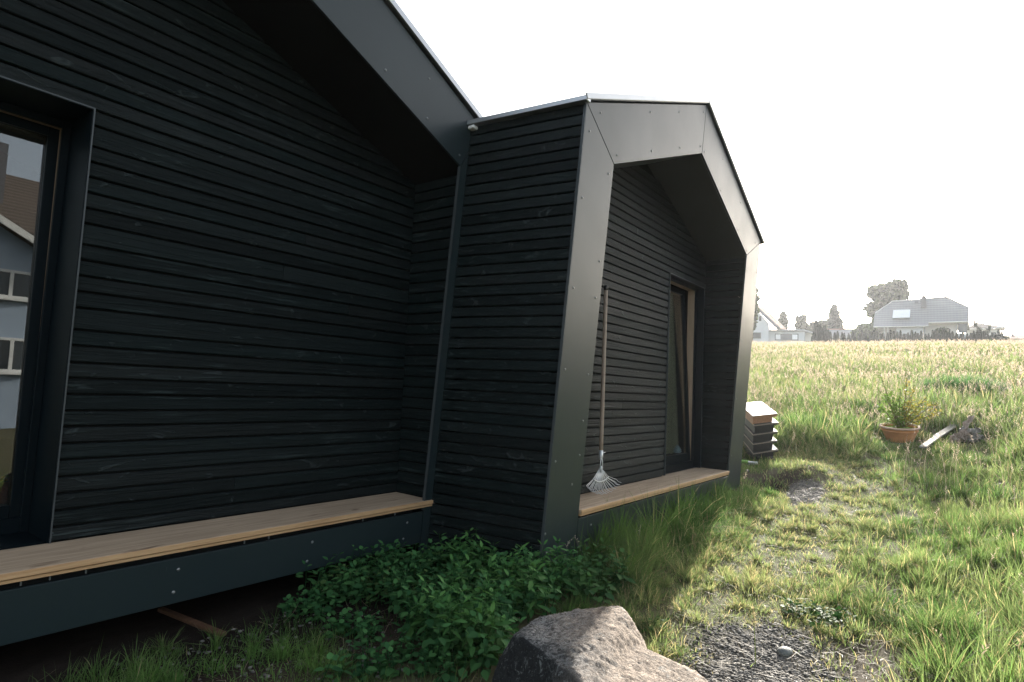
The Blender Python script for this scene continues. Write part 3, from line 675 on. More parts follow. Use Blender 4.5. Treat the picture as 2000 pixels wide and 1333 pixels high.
# ------------------------------------------------------------------ stack of trays behind the corner
def slab(mb, P, nrm, th, inset=0.0, drop=0.0, c=0.5):
    c0 = sum(P)/4; Q = [p+(c0-p)/np.linalg.norm(c0-p)*inset-nrm*drop for p in P]; mb.prism(Q, -nrm*th, c)
T1, T2, T3 = at(1472, 813, 7.95), at(1520, 808, 8.15), at(1488, 784, 8.95)
T4 = T1+(T3-T2); nrm = np.cross(T2-T1, T4-T1); nrm /= np.linalg.norm(nrm); nrm = nrm if nrm[2] > 0 else -nrm
zdn = np.array([0, 0, 1.0]); labs = ['topmost pale wooden tray of the stack behind the cabin corner', 'second tray from the top of the stack behind the cabin corner', 'middle tray of the stack behind the cabin corner', 'second tray from the bottom of the stack behind the cabin corner', 'lowest tray of the stack behind the cabin corner']
for i in range(5):
    dz = 0.121*i; a = (i % 2-0.5)*0.02*(i > 0); sh = np.array([0.006*sin(i*3.1), 0.01*cos(i*2.3), -dz])
    cc = (T1+T3)/2; ca, sa = cos(a), sin(a)
    lower = i*0.035
    P = []
    for p in (T1, T2, T3, T4):
        q = p-cc; q = np.array([q[0]*ca-q[1]*sa, q[0]*sa+q[1]*ca, q[2]*(1+lower)]); P.append(cc+q+sh)
    nr = np.cross(P[1]-P[0], P[3]-P[0]); nr /= np.linalg.norm(nr); nr = nr if nr[2] > 0 else -nr
    b0 = (P[0]+P[2])/2-nr*0.1
    t = thing('wooden_tray', labs[i], 'tray', b0, 0, 'trays stacked behind the cabin corner')
    mb = MB(); slab(mb, P, nr, 0.012); mb.build('tray_top', M['traywood'] if i == 0 else M['traymid'], t, bevel=0.0015)
    if i: mb = MB(); slab(mb, P, nr, 0.003, 0.022, -0.0035); mb.build('tray_shade_sheet', M['traydark'], t)  # added dark sheet paints the shade on each lower tray top
    mb = MB(); slab(mb, P, nr, 0.016 if i else 0.03, 0.004, 0.013); uu, vv = (P[1]-P[0])/np.linalg.norm(P[1]-P[0]), (P[3]-P[0])/np.linalg.norm(P[3]-P[0]); slab(mb, [P[0]+uu*.02+vv*.02, P[1]-uu*.08+vv*.02, P[2]-uu*.08-vv*.03, P[3]+uu*.02-vv*.03], nr, 0.086, 0.0, 0.0295 if i else 0.0435); mb.build('tray_body', M['traydark'] if i else M['trayside'], t, bevel=0.002)
base = (T1+T3)/2; g0 = float(gz(base[0], base[1]))
mb = MB()
for s in (-1, 1):
    u = (T2-T1)/np.linalg.norm(T2-T1); v = (T4-T1)/np.linalg.norm(T4-T1); c0 = base+u*s*0.1
    zt = base[2]-0.121*4-0.13
    mb.prism([(c0-v*0.42-u*0.05)*[1, 1, 0]+[0, 0, zt-0.03], (c0-v*0.42+u*0.05)*[1, 1, 0]+[0, 0, zt-0.03], (c0+v*0.42+u*0.05)*[1, 1, 0]+[0, 0, zt+0.02], (c0+v*0.42-u*0.05)*[1, 1, 0]+[0, 0, zt+0.02]], (0, 0, g0-zt-0.06))
o = mb.build('support_beam', M['traydark'], None, bevel=0.004); tag(o, 'dark timber bearers carrying the stack of trays', 'bearer')
p0 = at(1452, 901, 7.7); p1 = at(1474, 905, 7.7)
mb = MB(); mb.tube([at(1434, 900, 7.9), at(1462, 903, 7.8)], 0.022, 10); o = mb.build('green_pipe', M['greenp'], None, True); tag(o, 'short lime green pipe end beside the cabin corner', 'pipe')
mb = MB(); mb.tube([at(1461, 904, 7.75), at(1474, 905, 7.72), at(1478, 906, 7.7)], [0.02, 0.02, 0.028], 10)
mb.tube([at(1464, 906, 7.75), at(1460, 913, 7.72), at(1452, 919, 7.7), at(1440, 922, 7.75)], 0.011, 8); o = mb.build('grey_hose', M['greytin'], None, True); tag(o, 'bent grey hose with a coupling under the trays', 'hose')

# ------------------------------------------------------------------ pot with shrub
pc, pt = hit(1757, 862); ax = ray(1757, 840)*[1, 1, 0]; ax /= np.linalg.norm(ax)
pot = thing('terracotta_planter', 'round terracotta planter with a rolled rim standing in the long grass', 'planter', pc, 0)
K = pt/FPX*0.84*40.5/0.30; tilt = Matrix.Rotation(radians(-7), 4, Vector((-ax[1], ax[0], 0)))*1.0
def tlt(mb, o):
    R_ = Matrix.Rotation(radians(8), 3, Vector((ax[1], -ax[0], 0)))
    mb.v = [tuple(Vector(o)+R_ @ (Vector(v)-Vector(o))) for v in mb.v]
terra = plain('terracotta', (0.55, 0.25, 0.10), 0.75, 0, 0.25, 0.25, 9, 0.2); terra2 = plain('terracotta_rim_limed', (0.55, 0.38, 0.28), 0.8, 0, 0.2, 0.25, 14, 0.2)
mb = MB(); s = K
mb.lathe([(0.19*s, -0.04), (0.20*s, 0.02*s), (0.245*s, 0.14*s), (0.258*s, 0.178*s), (0.272*s, 0.184*s), (0.274*s, 0.198*s), (0.262*s, 0.205*s), (0.268*s, 0.235*s), (0.255*s, 0.245*s), (0.250*s, 0.21*s), (0.24*s, 0.15*s)], pc, 48); tlt(mb, pc); mb.build('pot_body', terra, pot, True)
mb = MB(); prof = [(0.285*s+0.018*s*cos(a), 0.252*s+0.018*s*sin(a)) for a in np.linspace(-pi, pi, 11)]; mb.lathe(prof, pc, 48); tlt(mb, pc); mb.build('rim', terra2, pot, True)
mb = MB(); mb.lathe([(0.26*s, 0.222*s), (0.2*s, 0.232*s), (0.1*s, 0.24*s), (0.0001, 0.243*s)], pc, 32); tlt(mb, pc)
mb.build('soil', plain('mossy_soil', (0.14, 0.19, 0.03), 0.95, 0, 0.1, 0.5, 30, 0.5), pot, True)
pl = pc+np.array([0, 0, 0.24*s]); shb = thing('potted_shrub', 'sparse leafy shrub with long thin stems growing in the terracotta planter', 'shrub', pl)
rt = np.array([Rv[0], Rv[1], 0]); rt /= np.linalg.norm(rt); stems = MB(); LV = []; LC = []
def leaf_quad(p, d, up_, L_, W_, col):
    d = d/np.linalg.norm(d); sd = np.cross(d, up_); sd /= (np.linalg.norm(sd)+1e-9)
    LV.append([p, p+d*L_*0.5+sd*W_*0.5, p+d*L_, p+d*L_*0.5-sd*W_*0.5]); LC.append([col]*4)
main = [(-0.36, 0.86, 0.05), (0.14, 0.80, -0.03), (0.30, 0.66, 0.02), (0.50, 0.50, 0.1), (0.62, 0.40, -0.05), (-0.15, 0.55, 0.1), (0.02, 0.62, -0.1), (-0.28, 0.50, -0.1), (0.1, 0.45, 0.15), (-0.05, 0.40, 0.0), (0.22, 0.42, -0.12), (-0.38, 0.34, 0.0), (0.34, 0.30, 0.12), (0.75, 0.28, 0.02)]
for i, (dx, dz, dy) in enumerate(main):
    dx *= 0.85
    b = pl+rt*(0.12*dx)+ax*0.05*sin(i); e = pl+rt*dx+ax*dy+np.array([0, 0, dz*0.95])
    m_ = (b+e)/2+np.array([0, 0, 0.05])+rt*0.04*sin(i*2); pts = [b*(1-k)**2+2*m_*k*(1-k)+e*k*k for k in np.linspace(0, 1, 6)]
    if i in (4, 13): pts += [pts[-1]+rt*0.12-np.array([0, 0, 0.06]), pts[-1]+rt*0.2-np.array([0, 0, 0.16])]
    stems.tube(pts, list(np.linspace(0.011, 0.004, len(pts))), 5)
    nl = 95 if dz < 0.6 else 70
    for j in range(nl):
        k = random.uniform(0.04, 1.0); q = b*(1-k)**2+2*m_*k*(1-k)+e*k*k
        q = q+np.array([random.gauss(0, 1), random.gauss(0, 1), random.gauss(0, 0.7)])*(0.07 if dz < 0.6 else 0.022)*(1.3-k)
        d = np.array([random.gauss(0, 1), random.gauss(0, 1), random.gauss(0.4, 0.6)])
        g = random.random(); col = (0.11+0.20*g*(dx > 0.1)+0.08*g, 0.17+0.14*g, 0.04+0.04*g)
        leaf_quad(q, d, np.array([random.random(), 0.3, 1.0]), random.uniform(0.035, 0.07), random.uniform(0.02, 0.036), col)
stems.build('stems', plain('shrub_stem', (0.16, 0.14, 0.07), 0.8), shb, True)
LVn = np.array(LV); template_mesh('leaves', LVn, [(0, 1, 2, 3)], len(LVn), np.array(LC), M['leaf'], shb)

# ------------------------------------------------------------------ planks and old wood in the grass
def plank(name, a, b, wd, th, m, label, cat, lift=0.0):
    a = np.array(a); b = np.array(b); d = (b-a)/np.linalg.norm(b-a); s = np.cross(d, (0, 0, 1)); s /= np.linalg.norm(s); n_ = np.cross(s, d)
    mb = MB(); o0 = np.array([0, 0, lift]); q = [a+s*wd/2+o0, b+s*wd*0.45+o0, b-s*wd*0.5+o0, a-s*wd/2+o0]; mb.prism(q, n_*th); o = mb.build(name, m, None, bevel=0.003); return tag(o, label, cat)
A_, _ = hit(1802, 880); B_, _ = hit(1850, 848)
plank('plank', A_+[0, 0, 0.03], B_+[0, 0, 0.05], 0.09, 0.025, M['greyplank'], 'grey weathered plank lying in the grass right of the planter, nearer one', 'plank')
A_, _ = hit(1830, 862); B_, _ = hit(1866, 838); plank('plank', A_+[0, 0, 0.06], B_+[0, 0, 0.06], 0.11, 0.02, M['greyplank'], 'shorter grey board end behind the long plank beside the old stump', 'plank')
wc, wt = hit(1888, 862); wd = []
def chunk(name, p, q, r0, r1, label, seed, m=None, g='old wood pieces lying in the grass'):
    mb = MB(); rnd = random.Random(seed); n = 9; pts = [np.array(p)*(1-k)+np.array(q)*k+np.array([rnd.gauss(0, 0.012) for _ in range(3)]) for k in np.linspace(0, 1, n)]
    mb.tube(pts, [r0*(1-k)+r1*k+rnd.uniform(-.25, .25)*min(r0, r1) for k in np.linspace(0, 1, n)], 9)
    mb.v = [tuple(np.array(v)+np.array([rnd.gauss(0, 0.016) for _ in range(3)])) for v in mb.v]
    o = mb.build(name, m or M['bark'], None); return tag(o, label, 'wood', g)
def a2(x, y, dt=0.0): return at(x, y, wt+dt)
chunk('driftwood', a2(1873, 858), a2(1898, 815, 0.15), 0.055, 0.018, 'tallest reddish splintered wood piece sticking up from the pile', 1)
chunk('driftwood', a2(1889, 856, 0.05), a2(1912, 838, -0.1), 0.05, 0.03, 'grey rounded wood piece at the right of the pile', 2, M['greyplank'])
chunk('driftwood', a2(1862, 860, -0.1), a2(1880, 850, -0.05), 0.05, 0.06, 'dark brown wood piece low at the left of the pile', 3)
chunk('driftwood', a2(1898, 862, -0.15), a2(1916, 850, -0.2), 0.045, 0.03, 'pale short wood piece at the lower right of the pile', 4, M['greyplank'])
chunk('driftwood', a2(1878, 838, 0.1), a2(1905, 846, 0.15), 0.05, 0.04, 'grey wood piece behind the upright splinter', 5, M['greyplank'])
# brown lath under the cabin
a_, ta = hit(436, 1253); b_, tb = hit(312, 1206)
plank('lath', a_+[0, 0, 0.02], b_+[0, 0, 0.03], 0.032, 0.018, M['lathwood'], 'thin brown wooden lath lying on the bare soil under the cabin', 'lath')
st, _ = hit(1530, 1277)
for (x, y, r, lab) in [(1532, 1278, 0.034, 'smooth grey stone lying in the gravel by the boulder'), (1459, 921, 0.03, 'small white stone below the cabin corner'), (1455, 1215, 0.02, None)]:
    if lab is None: continue
    c_, _ = hit(x, y); bm = bmesh.new(); bmesh.ops.create_icosphere(bm, subdivisions=2, radius=r)
    for v in bm.verts: v.co = Vector((v.co.x*1.35, v.co.y*0.95, v.co.z*0.6))*(1+0.18*noise.noise(v.co*30+Vector((x, y, 0))))
    me = bpy.data.meshes.new('stone'); bm.to_mesh(me); bm.free(); me.polygons.foreach_set('use_smooth', [True]*len(me.polygons))
    o = link(me, 'stone', M['stonegrey'], None); o.location = tuple(c_+[0, 0, r*0.3]); tag(o, lab, 'stone')

# ------------------------------------------------------------------ boulder
def hullobj(sets, voxel=0.008):
    bm = bmesh.new()
    for pts in sets:
        b2 = bmesh.new(); [b2.verts.new(tuple(p)) for p in pts]; r = bmesh.ops.convex_hull(b2, input=b2.verts)
        bmesh.ops.delete(b2, geom=[g for g in r['geom_interior'] if isinstance(g, bmesh.types.BMVert)], context='VERTS')
        me = bpy.data.meshes.new('t'); b2.to_mesh(me); b2.free(); bm.from_mesh(me); bpy.data.meshes.remove(me)
    me = bpy.data.meshes.new('boulder'); bm.to_mesh(me); bm.free()
    o = bpy.data.objects.new('boulder', me); COL.objects.link(o)
    m = o.modifiers.new('r', 'REMESH'); m.mode = 'VOXEL'; m.voxel_size = voxel
    m = o.modifiers.new('s', 'SMOOTH'); m.iterations = 3; m.factor = 0.5
    dg = bpy.context.evaluated_depsgraph_get(); me2 = bpy.data.meshes.new_from_object(o.evaluated_get(dg)); o.modifiers.clear(); o.data = me2
    return o
def low(p, z=-0.12): return np.array([p[0], p[1], z])
k1 = [at(1006, 1240, 2.02), at(1050, 1207, 2.08), at(1130, 1190, 2.10), at(1212, 1184, 2.08), at(1228, 1200, 2.02), at(1262, 1262, 1.98), at(1272, 1290, 1.92)]
k1 += [at(1022, 1246, 1.90), at(1090, 1256, 1.82), at(1120, 1290, 1.70), at(1140, 1345, 1.58)]
k1 += [at(960, 1330, 2.0), at(975, 1290, 2.02)]
k1 += [low(at(950, 1400, 2.0)), low(at(1150, 1500, 1.45)), low(at(1290, 1330, 1.9)), low(at(1230, 1190, 2.35)), low(at(1050, 1200, 2.4)), low(at(1330, 1420, 1.75))]
k2 = [at(1180, 1240, 1.96), at(1270, 1282, 1.92), at(1345, 1302, 1.88), at(1375, 1320, 1.80), at(1420, 1360, 1.70), at(1200, 1330, 1.66), at(1130, 1340, 1.60), low(at(1440, 1400, 1.75)), low(at(1150, 1560, 1.45)), low(at(1350, 1310, 2.05)), low(at(1380, 1560, 1.45)), at(1300, 1420, 1.50)]
rock = hullobj([k1, k2])
me = rock.data; co = np.empty(len(me.vertices)*3); me.vertices.foreach_get('co', co); co = co.reshape(-1, 3); no = np.empty(len(co)*3); me.vertices.foreach_get('normal', no); no = no.reshape(-1, 3)
for i in range(len(co)):
    v = Vector(co[i]); vor_ = noise.voronoi(v*4.5+Vector((2.2, 5.1, 0.7))); w_ = Vector((v.x*7+v.z*5, v.y*8-v.z*3, v.z*20+v.x*4)); h = 0.006*noise.noise(v*4.0)+0.002*abs(noise.noise(w_))+0.006*min(0.5, vor_[0][1]-vor_[0][0])+0.0022*noise.noise(v*26)+0.0026*noise.noise(v*60)+0.0025*noise.noise(v*130)
    r = abs(noise.noise(Vector((v.x*6+v.z*9, v.y*7, v.z*16)))); h += 0.0
    co[i] += no[i]*h
me.vertices.foreach_set('co', co.ravel()); me.polygons.foreach_set('use_smooth', [True]*len(me.polygons)); me.update()
def rockmat():
    t = NT('boulder_stone'); c = t.coords(); a = t.noise(c, 3.2, 6, 0.65, 0.5); b = t.noise(c, 26, 6, 0.7, 0.4); f = t.noise(c, 120, 4, 0.7)
    sx = t.n('ShaderNodeSeparateXYZ', i0=c)
    tan = t.mix(t.ramp(t.math('ADD', t.math('MULTIPLY', b, 0.5), t.math('MULTIPLY', t.noise(c, 75, 5, 0.8), 0.5)), [(0.42, 0), (0.56, 1)]), (0.10, 0.075, 0.055), (0.38, 0.305, 0.24)); grey = t.mix(t.ramp(t.noise(c, 70, 6, 0.85, 0.8), [(0.44, 0), (0.55, 1)]), (0.03, 0.03, 0.03), (0.25, 0.245, 0.235)); dark = t.mix(b, (0.010, 0.011, 0.012), (0.05, 0.053, 0.055))
    # the broken tan side lies to the right, the crusted dark side faces left and forward
    def dotv(vec, w): d_ = t.n('ShaderNodeVectorMath', _operation='DOT_PRODUCT'); t.set(d_.inputs[0], vec); d_.inputs[1].default_value = w; return d_.outputs['Value']
    rr0 = t.math('SUBTRACT', dotv(c, (0.604, -0.795, 0.0)), t.math('MULTIPLY', dotv(c, (0.0, 0.0, 1.0)), 0.25))
    m1 = t.ramp(t.math('ADD', rr0, t.math('MULTIPLY', t.math('SUBTRACT', a, 0.5), 0.35)), [(0.08, 0), (0.24, 1)])
    col = t.mix(m1, grey, tan)
    nrm_ = t.n('ShaderNodeNewGeometry').outputs['Normal']
    face = dotv(nrm_, (-0.97, 0.0, -0.62))
    m2 = t.ramp(t.math('ADD', face, t.math('MULTIPLY', t.math('SUBTRACT', a, 0.5), 0.9)), [(0.05, 0), (0.25, 1)])
    m2 = t.math('MULTIPLY', m2, t.ramp(t.math('ADD', rr0, t.math('MULTIPLY', t.math('SUBTRACT', a, 0.5), 0.3)), [(0.06, 1), (0.22, 0.15)]))
    col = t.mix(m2, col, dark)
    bl = t.math('MULTIPLY', t.ramp(t.noise(c, 9, 5, 0.6, 1.0), [(0.60, 0), (0.66, 1)]), 0.85); col = t.mix(bl, col, (0.035, 0.035, 0.035))
    lich = t.math('MULTIPLY', t.ramp(t.noise(c, 42, 5, 0.65, 1.2), [(0.56, 0), (0.64, 1)]), t.ramp(a, [(0.4, 0.1), (0.6, 1)])); col = t.mix(t.math('MULTIPLY', lich, 0.7), col, (0.30, 0.32, 0.31))
    spk = t.ramp(f, [(0.62, 0), (0.70, 1)]); col = t.mix(t.math('MULTIPLY', spk, 0.6), col, (0.42, 0.41, 0.39))
    h = t.math('ADD', b, t.math('MULTIPLY', f, 0.4)); t.bsdf(col, 0.88, 0, 0.25, t.bump(h, 1.0, 0.02)); return t.m
me.materials.append(rockmat()); tag(rock, 'big weathered boulder with a tan broken face in the foreground', 'boulder')
ROCK = np.array([[p[0], p[1]] for p in [at(950, 1400, 2.0), at(1000, 1240, 2.2), at(1225, 1190, 2.25), at(1290, 1290, 2.0), at(1350, 1305, 1.98), at(1460, 1400, 1.75), at(1380, 1600, 1.4), at(1150, 1600, 1.4)]])

# ================================================================== BACKGROUND: houses, hedge, trees on the rise
def hframe(name, label, px0, pyg, t, cat='house', yaw_off=0.0):
    """frame square to the line of sight; returns thing and a function pixel,depth -> local metres"""
    d = ray(px0, pyg); p = at(px0, pyg, t); h = d*[1, 1, 0]; ct = 1/np.linalg.norm(d); az = atan2(h[1], h[0])
    o = thing(name, label, cat, p, az-pi/2+yaw_off, None, True)
    su, sv = t/(ct*FPX)*ct*ct, t/FPX
    su = t*ct/FPX
    f = lambda px, py, dv=0.0: np.array([(px-px0)*su*(1+dv/t), dv, (pyg-py)*sv*(1+dv/t)])
    return o, f, su, sv
M['crown'] = leafmat('distant_tree_leaves', 0.12, 0.8, 0.05)
M['render_w'] = plain('white_render_wall', (0.62, 0.64, 0.66), 0.85, 0, 0.2, 0.08, 0.8)
M['render_c'] = plain('cream_render_wall', (0.58, 0.55, 0.50), 0.85, 0, 0.2, 0.08, 0.8)
def tilemat(name, a, b, s=4.5):
    t = NT(name); c = t.coords(); wv = t.n('ShaderNodeTexWave', _wave_type='BANDS', _bands_direction='Z', Vector=c, Scale=s*0.35, Distortion=0.3)
    wx = t.n('ShaderNodeTexWave', _wave_type='BANDS', _bands_direction='X', Vector=c, Scale=s*0.35, Distortion=0.3)
    n = t.noise(c, 0.8, 4); col = t.mix(t.math('ADD', t.math('MULTIPLY', wv.outputs[1], 0.6), t.math('MULTIPLY', wx.outputs[1], 0.15)), a, b); col = t.mix(t.math('MULTIPLY', n, 0.4), col, tuple(x*0.6 for x in a))
    t.bsdf(col, 0.6, 0, 0.35, t.bump(wv.outputs[1], 0.5, 0.05)); return t.m
M['tile_g'] = tilemat('grey_roof_tiles', (0.20, 0.205, 0.21), (0.36, 0.365, 0.37), 2.2); M['tile_r'] = tilemat('red_roof_tiles', (0.28, 0.15, 0.10), (0.44, 0.27, 0.20))
M['tile_b'] = tilemat('brown_roof_tiles', (0.09, 0.07, 0.055), (0.17, 0.135, 0.105), 6); M['trimw'] = plain('white_painted_trim', (0.72, 0.72, 0.70), 0.5)
M['winglass'] = plain('window_glass_dark', (0.06, 0.07, 0.08), 0.12, 0, 0.6); M['pipe'] = plain('grey_downpipe', (0.30, 0.31, 0.32), 0.45, 0.4); M['slate'] = plain('slate_cladding', (0.10, 0.10, 0.11), 0.6)
M['shadepanel'] = plain('white_shade_panel', (0.80, 0.82, 0.84), 0.4)
def quadprism(f, pts, th): return [f(*p) for p in pts], (0, th, 0)
def facade(f, par, x0, x1, y0, y1, dv, depth, m, name='wall'):
    mb = MB(); a = f(x0, y1, dv); b = f(x1, y0, dv); mb.box(a[0], b[0], dv, dv+depth, min(-1.0, a[2]), b[2]); return mb.build(name, m, par)
def win(f, par, x0, x1, y0, y1, dv, shutter=False, name='window'):
    a = f(x0, y1, dv); b = f(x1, y0, dv); mb = MB(); fr = 0.08
    mb.box(a[0], b[0], dv-0.05, dv-0.005, a[2], a[2]+fr); mb.box(a[0], b[0], dv-0.05, dv-0.005, b[2]-fr, b[2]); mb.box(a[0], a[0]+fr, dv-0.05, dv-0.005, a[2]+fr, b[2]-fr); mb.box(b[0]-fr, b[0], dv-0.05, dv-0.005, a[2]+fr, b[2]-fr)
    o = mb.build(name, M['trimw'] if not shutter else M['slate'], par); mb = MB(); mb.box(a[0]+fr, b[0]-fr, dv-0.02, dv-0.006, a[2]+fr, b[2]-fr); mb.build('pane', M['winglass'], o); return o
# big grey roofed house
hB, f, su, sv = hframe('house', 'large white house with a steep grey half hipped roof and a dark chimney', 1800, 672, 92)
RD = 5.5
def rp(x, y, k): return f(x, y, k*RD)      # k: 0 at eave, 1 at ridge depth
mb = MB()
mb.prism([rp(1702, 637, 0), rp(1814, 637, 0), rp(1814, 608, .55), rp(1742, 582, 1), rp(1706, 606, .6)], (0, 0.18, 0.05))
mb.prism([rp(1814, 630, 0.08), rp(1888, 629, 0.08), rp(1889, 600, .55), rp(1848, 577, 1), rp(1742, 582, 1), rp(1814, 608, .5)], (0, 0.18, 0.05))
mb.prism([rp(1706, 606, .6), rp(1742, 582, 1), rp(1742, 584, 1.2), rp(1712, 606, 1.4)], (0, 0.1, -0.1)); mb.prism([rp(1889, 600, .6), rp(1848, 577, 1), rp(1848, 579, 1.2), rp(1882, 600, 1.4)], (0, 0.1, -0.1))
mb.prism([rp(1742, 582, 1), rp(1848, 577, 1), rp(1888, 600, 1.5), rp(1889, 636, 2), rp(1702, 640, 2), rp(1706, 606, 1.5)], (0, 0.1, 0.1))
rf = mb.build('roof', M['tile_g'], hB)
mb = MB(); mb.tube([rp(1706, 606, .58), rp(1742, 581.5, .98), rp(1848, 576.5, .98), rp(1889, 600, .53)], 0.07, 6); mb.tube([rp(1702, 637.5, -0.02), rp(1814, 637.5, -0.02)], 0.08, 6); mb.tube([rp(1814, 630.5, 0.05), rp(1889, 629.5, 0.05)], 0.08, 6); mb.build('gutter', M['trimw'], rf)
mb = MB(); a = rp(1799, 597, .6); b = rp(1810, 577, .6); mb.box(a[0], b[0], a[1], a[1]+0.7, a[2], b[2]); mb.box(a[0]+0.12, b[0]-0.12, a[1]+0.1, a[1]+0.6, b[2], b[2]+0.25); mb.build('chimney', M['slate'], rf)
mb = MB(); mb.prism([rp(1742, 620, .22), rp(1777, 620, .22), rp(1778, 603, .50), rp(1744, 603, .50)], (0, -0.30, 0.1)); mb.build('roof_blind', M['shadepanel'], rf)
mb = MB(); mb.prism([rp(1787, 587, .82), rp(1794, 587, .82), rp(1794, 583, .9), rp(1787, 583, .9)], (0, -0.1, 0)); mb.build('roof_hatch', M['slate'], rf)
facade(f, hB, 1750, 1803, 639, 680, 0.7, 8, M['render_w']); facade(f, hB, 1803.2, 1868, 633, 680, 1.6, 7, M['render_c']); facade(f, hB, 1712, 1749.5, 639, 680, 2.2, 6, M['render_c']); facade(f, hB, 1868.2, 1886, 651, 680, 1.0, 6, M['render_w'])
for x in (1724, 1731): mb = MB(); a = f(x, 680, 0.6); b = f(x+2.5, 639, 0.6); mb.box(a[0], b[0], 0.6, 0.85, -1, b[2]); mb.build('porch_post', M['trimw'], hB)
win(f, hB, 1732, 1748, 645, 664, 2.15, True); win(f, hB, 1763, 1774, 650, 660, 0.65); win(f, hB, 1783, 1795, 650, 660, 0.65); win(f, hB, 1869.5, 1886, 632, 650, 1.4, True)
for x, dv in ((1806, 0.9), (1866.5, 0.9)): mb = MB(); mb.tube([f(x, 633 if x > 1810 else 639, dv), f(x, 680, dv)], 0.06, 6); mb.build('downpipe', M['pipe'], hB)
# left white house with a red roof and low flat roofed annex
hL, f, su, sv = hframe('house', 'white gabled house with a red tiled roof and low annex, half hidden by the cabin', 1540, 676, 96)
facade(f, hL, 1455, 1500.5, 632, 684, 0.0, 9, M['render_w']); mb = MB()
mb.prism([f(1455, 632, 0), f(1500.5, 632, 0), f(1500.5, 630, 0), f(1476, 605, 0), f(1455, 600, 0)], (0, 0.3, 0)); mb.build('gable_wall', M['render_w'], hL)
facade(f, hL, 1500.7, 1572, 646.5, 684, 1.2, 6, M['render_w']); facade(f, hL, 1572.2, 1587, 649, 684, 1.4, 6, M['render_c'])
mb = MB(); mb.prism([f(1470, 600, -0.6), f(1472, 594, -0.6), f(1523, 641, -0.6), f(1519, 646, -0.6)], (0, 0.3, 0)); mb.build('verge_board', M['slate'], hL)
mb = MB(); mb.prism([f(1472, 594.5, -0.3), f(1522, 642.5, -0.3), f(1537, 643, 3), f(1487, 596, 3)], (0, 0.1, 0.15)); mb.build('roof', M['tile_r'], hL)
mb = MB(); mb.prism([f(1499, 646.5, 0.7), f(1571, 645, 0.7), f(1571, 642.5, 0.7), f(1499, 643.5, 0.7)], (0, 7, 0)); mb.prism([f(1571.5, 646, 0.8), f(1589, 652, 0.8), f(1589, 649, 0.8), f(1571.5, 643, 0.8)], (0, 6, 0)); mb.build('annex_roof', M['pipe'], hL)
o = win(f, hL, 1513, 1559, 651, 664, 1.15, True); win(f, hL, 1466, 1485, 650, 662, -0.05, True)
for x0, x1 in ((1514.5, 1524), (1547, 1557.5)): mb = MB(); a = f(x0, 662.5, 1.1); b = f(x1, 652.5, 1.1); mb.box(a[0], b[0], 1.06, 1.10, a[2], b[2]); mb.build('blind', M['shadepanel'], o)
mb = MB(); mb.tube([f(1571.5, 645, 1.0), f(1571.5, 680, 1.0)], 0.05, 6); mb.build('downpipe', M['pipe'], hL)
mb = MB(); a = f(1480.5, 627, 0); mb.box(a[0], a[0]+0.35, -0.1, -0.01, a[2], a[2]+0.8); mb.build('wall_lamp', M['slate'], hL)
# low barn, hip roofed house, far roof
hS, f, su, sv = hframe('shed', 'low outbuilding with a blue grey roof behind the hedge', 1645, 674, 104)
facade(f, hS, 1622, 1668, 656, 682, 0.4, 5, M['render_w']); mb = MB(); mb.prism([f(1615, 658, 0), f(1674, 658, 0), f(1668, 641, 3.5), f(1617, 641, 3.5)], (0, 0.15, 0.1)); mb.prism([f(1668, 641, 3.5), f(1617, 641, 3.5), f(1615, 658, 7), f(1674, 658, 7)], (0, 0.15, 0.1)); mb.build('roof', M['tile_g'], hS)
mb = MB(); mb.tube([f(1615, 640.5, 3.4), f(1668, 640.5, 3.4)], 0.12, 6); mb.build('ridge', M['tile_r'], hS); win(f, hS, 1630, 1640, 660, 667, 0.35); win(f, hS, 1650, 1660, 660, 667, 0.35)
hR, f, su, sv = hframe('house', 'small white bungalow with a low pale hipped roof right of the big house', 1922, 672, 98)
facade(f, hR, 1886, 1954, 642, 682, 0.8, 8, M['render_w']); mb = MB(); mb.prism([f(1884, 643, 0), f(1963, 640.5, 0), f(1908, 627.5, 4)], (0, 0.15, 0.1)); mb.prism([f(1963, 640.5, 0), f(1908, 627.5, 4), f(1960, 641, 8)], (0.1, 0.15, 0.1)); mb.prism([f(1884, 643, 0), f(1908, 627.5, 4), f(1884, 643, 8)], (0.1, 0.15, 0.1)); mb.build('roof', tilemat('dull_brown_roof_tiles', (0.13, 0.11, 0.09), (0.22, 0.19, 0.16), 3), hR); win(f, hR, 1894, 1904, 648, 656, 0.75); win(f, hR, 1934, 1946, 648, 656, 0.75)
mb = MB(); mb.tube([f(1884, 643.5, -0.1), f(1963, 641, -0.1)], 0.09, 6); mb.build('gutter', M['trimw'], hR)
hF, f, su, sv = hframe('house', 'far low house with a dull red brown roof and a chimney at the right edge', 1990, 668, 120)
facade(f, hF, 1962, 2060, 661, 676, 0.5, 6, M['render_c']); mb = MB(); mb.prism([f(1955, 662, 0), f(2066, 662, 0), f(2060, 652, 4), f(1960, 653, 4)], (0, 0.2, 0.1)); rr_ = mb.build('roof', M['tile_r'], hF)
mb = MB(); a = f(1976, 655, 3); b = f(1981, 648.5, 3); mb.box(a[0], b[0], 3, 3.7, a[2], b[2]); mb.build('chimney', M['slate'], rr_); win(f, hF, 1985, 1992, 663, 668, 0.45)

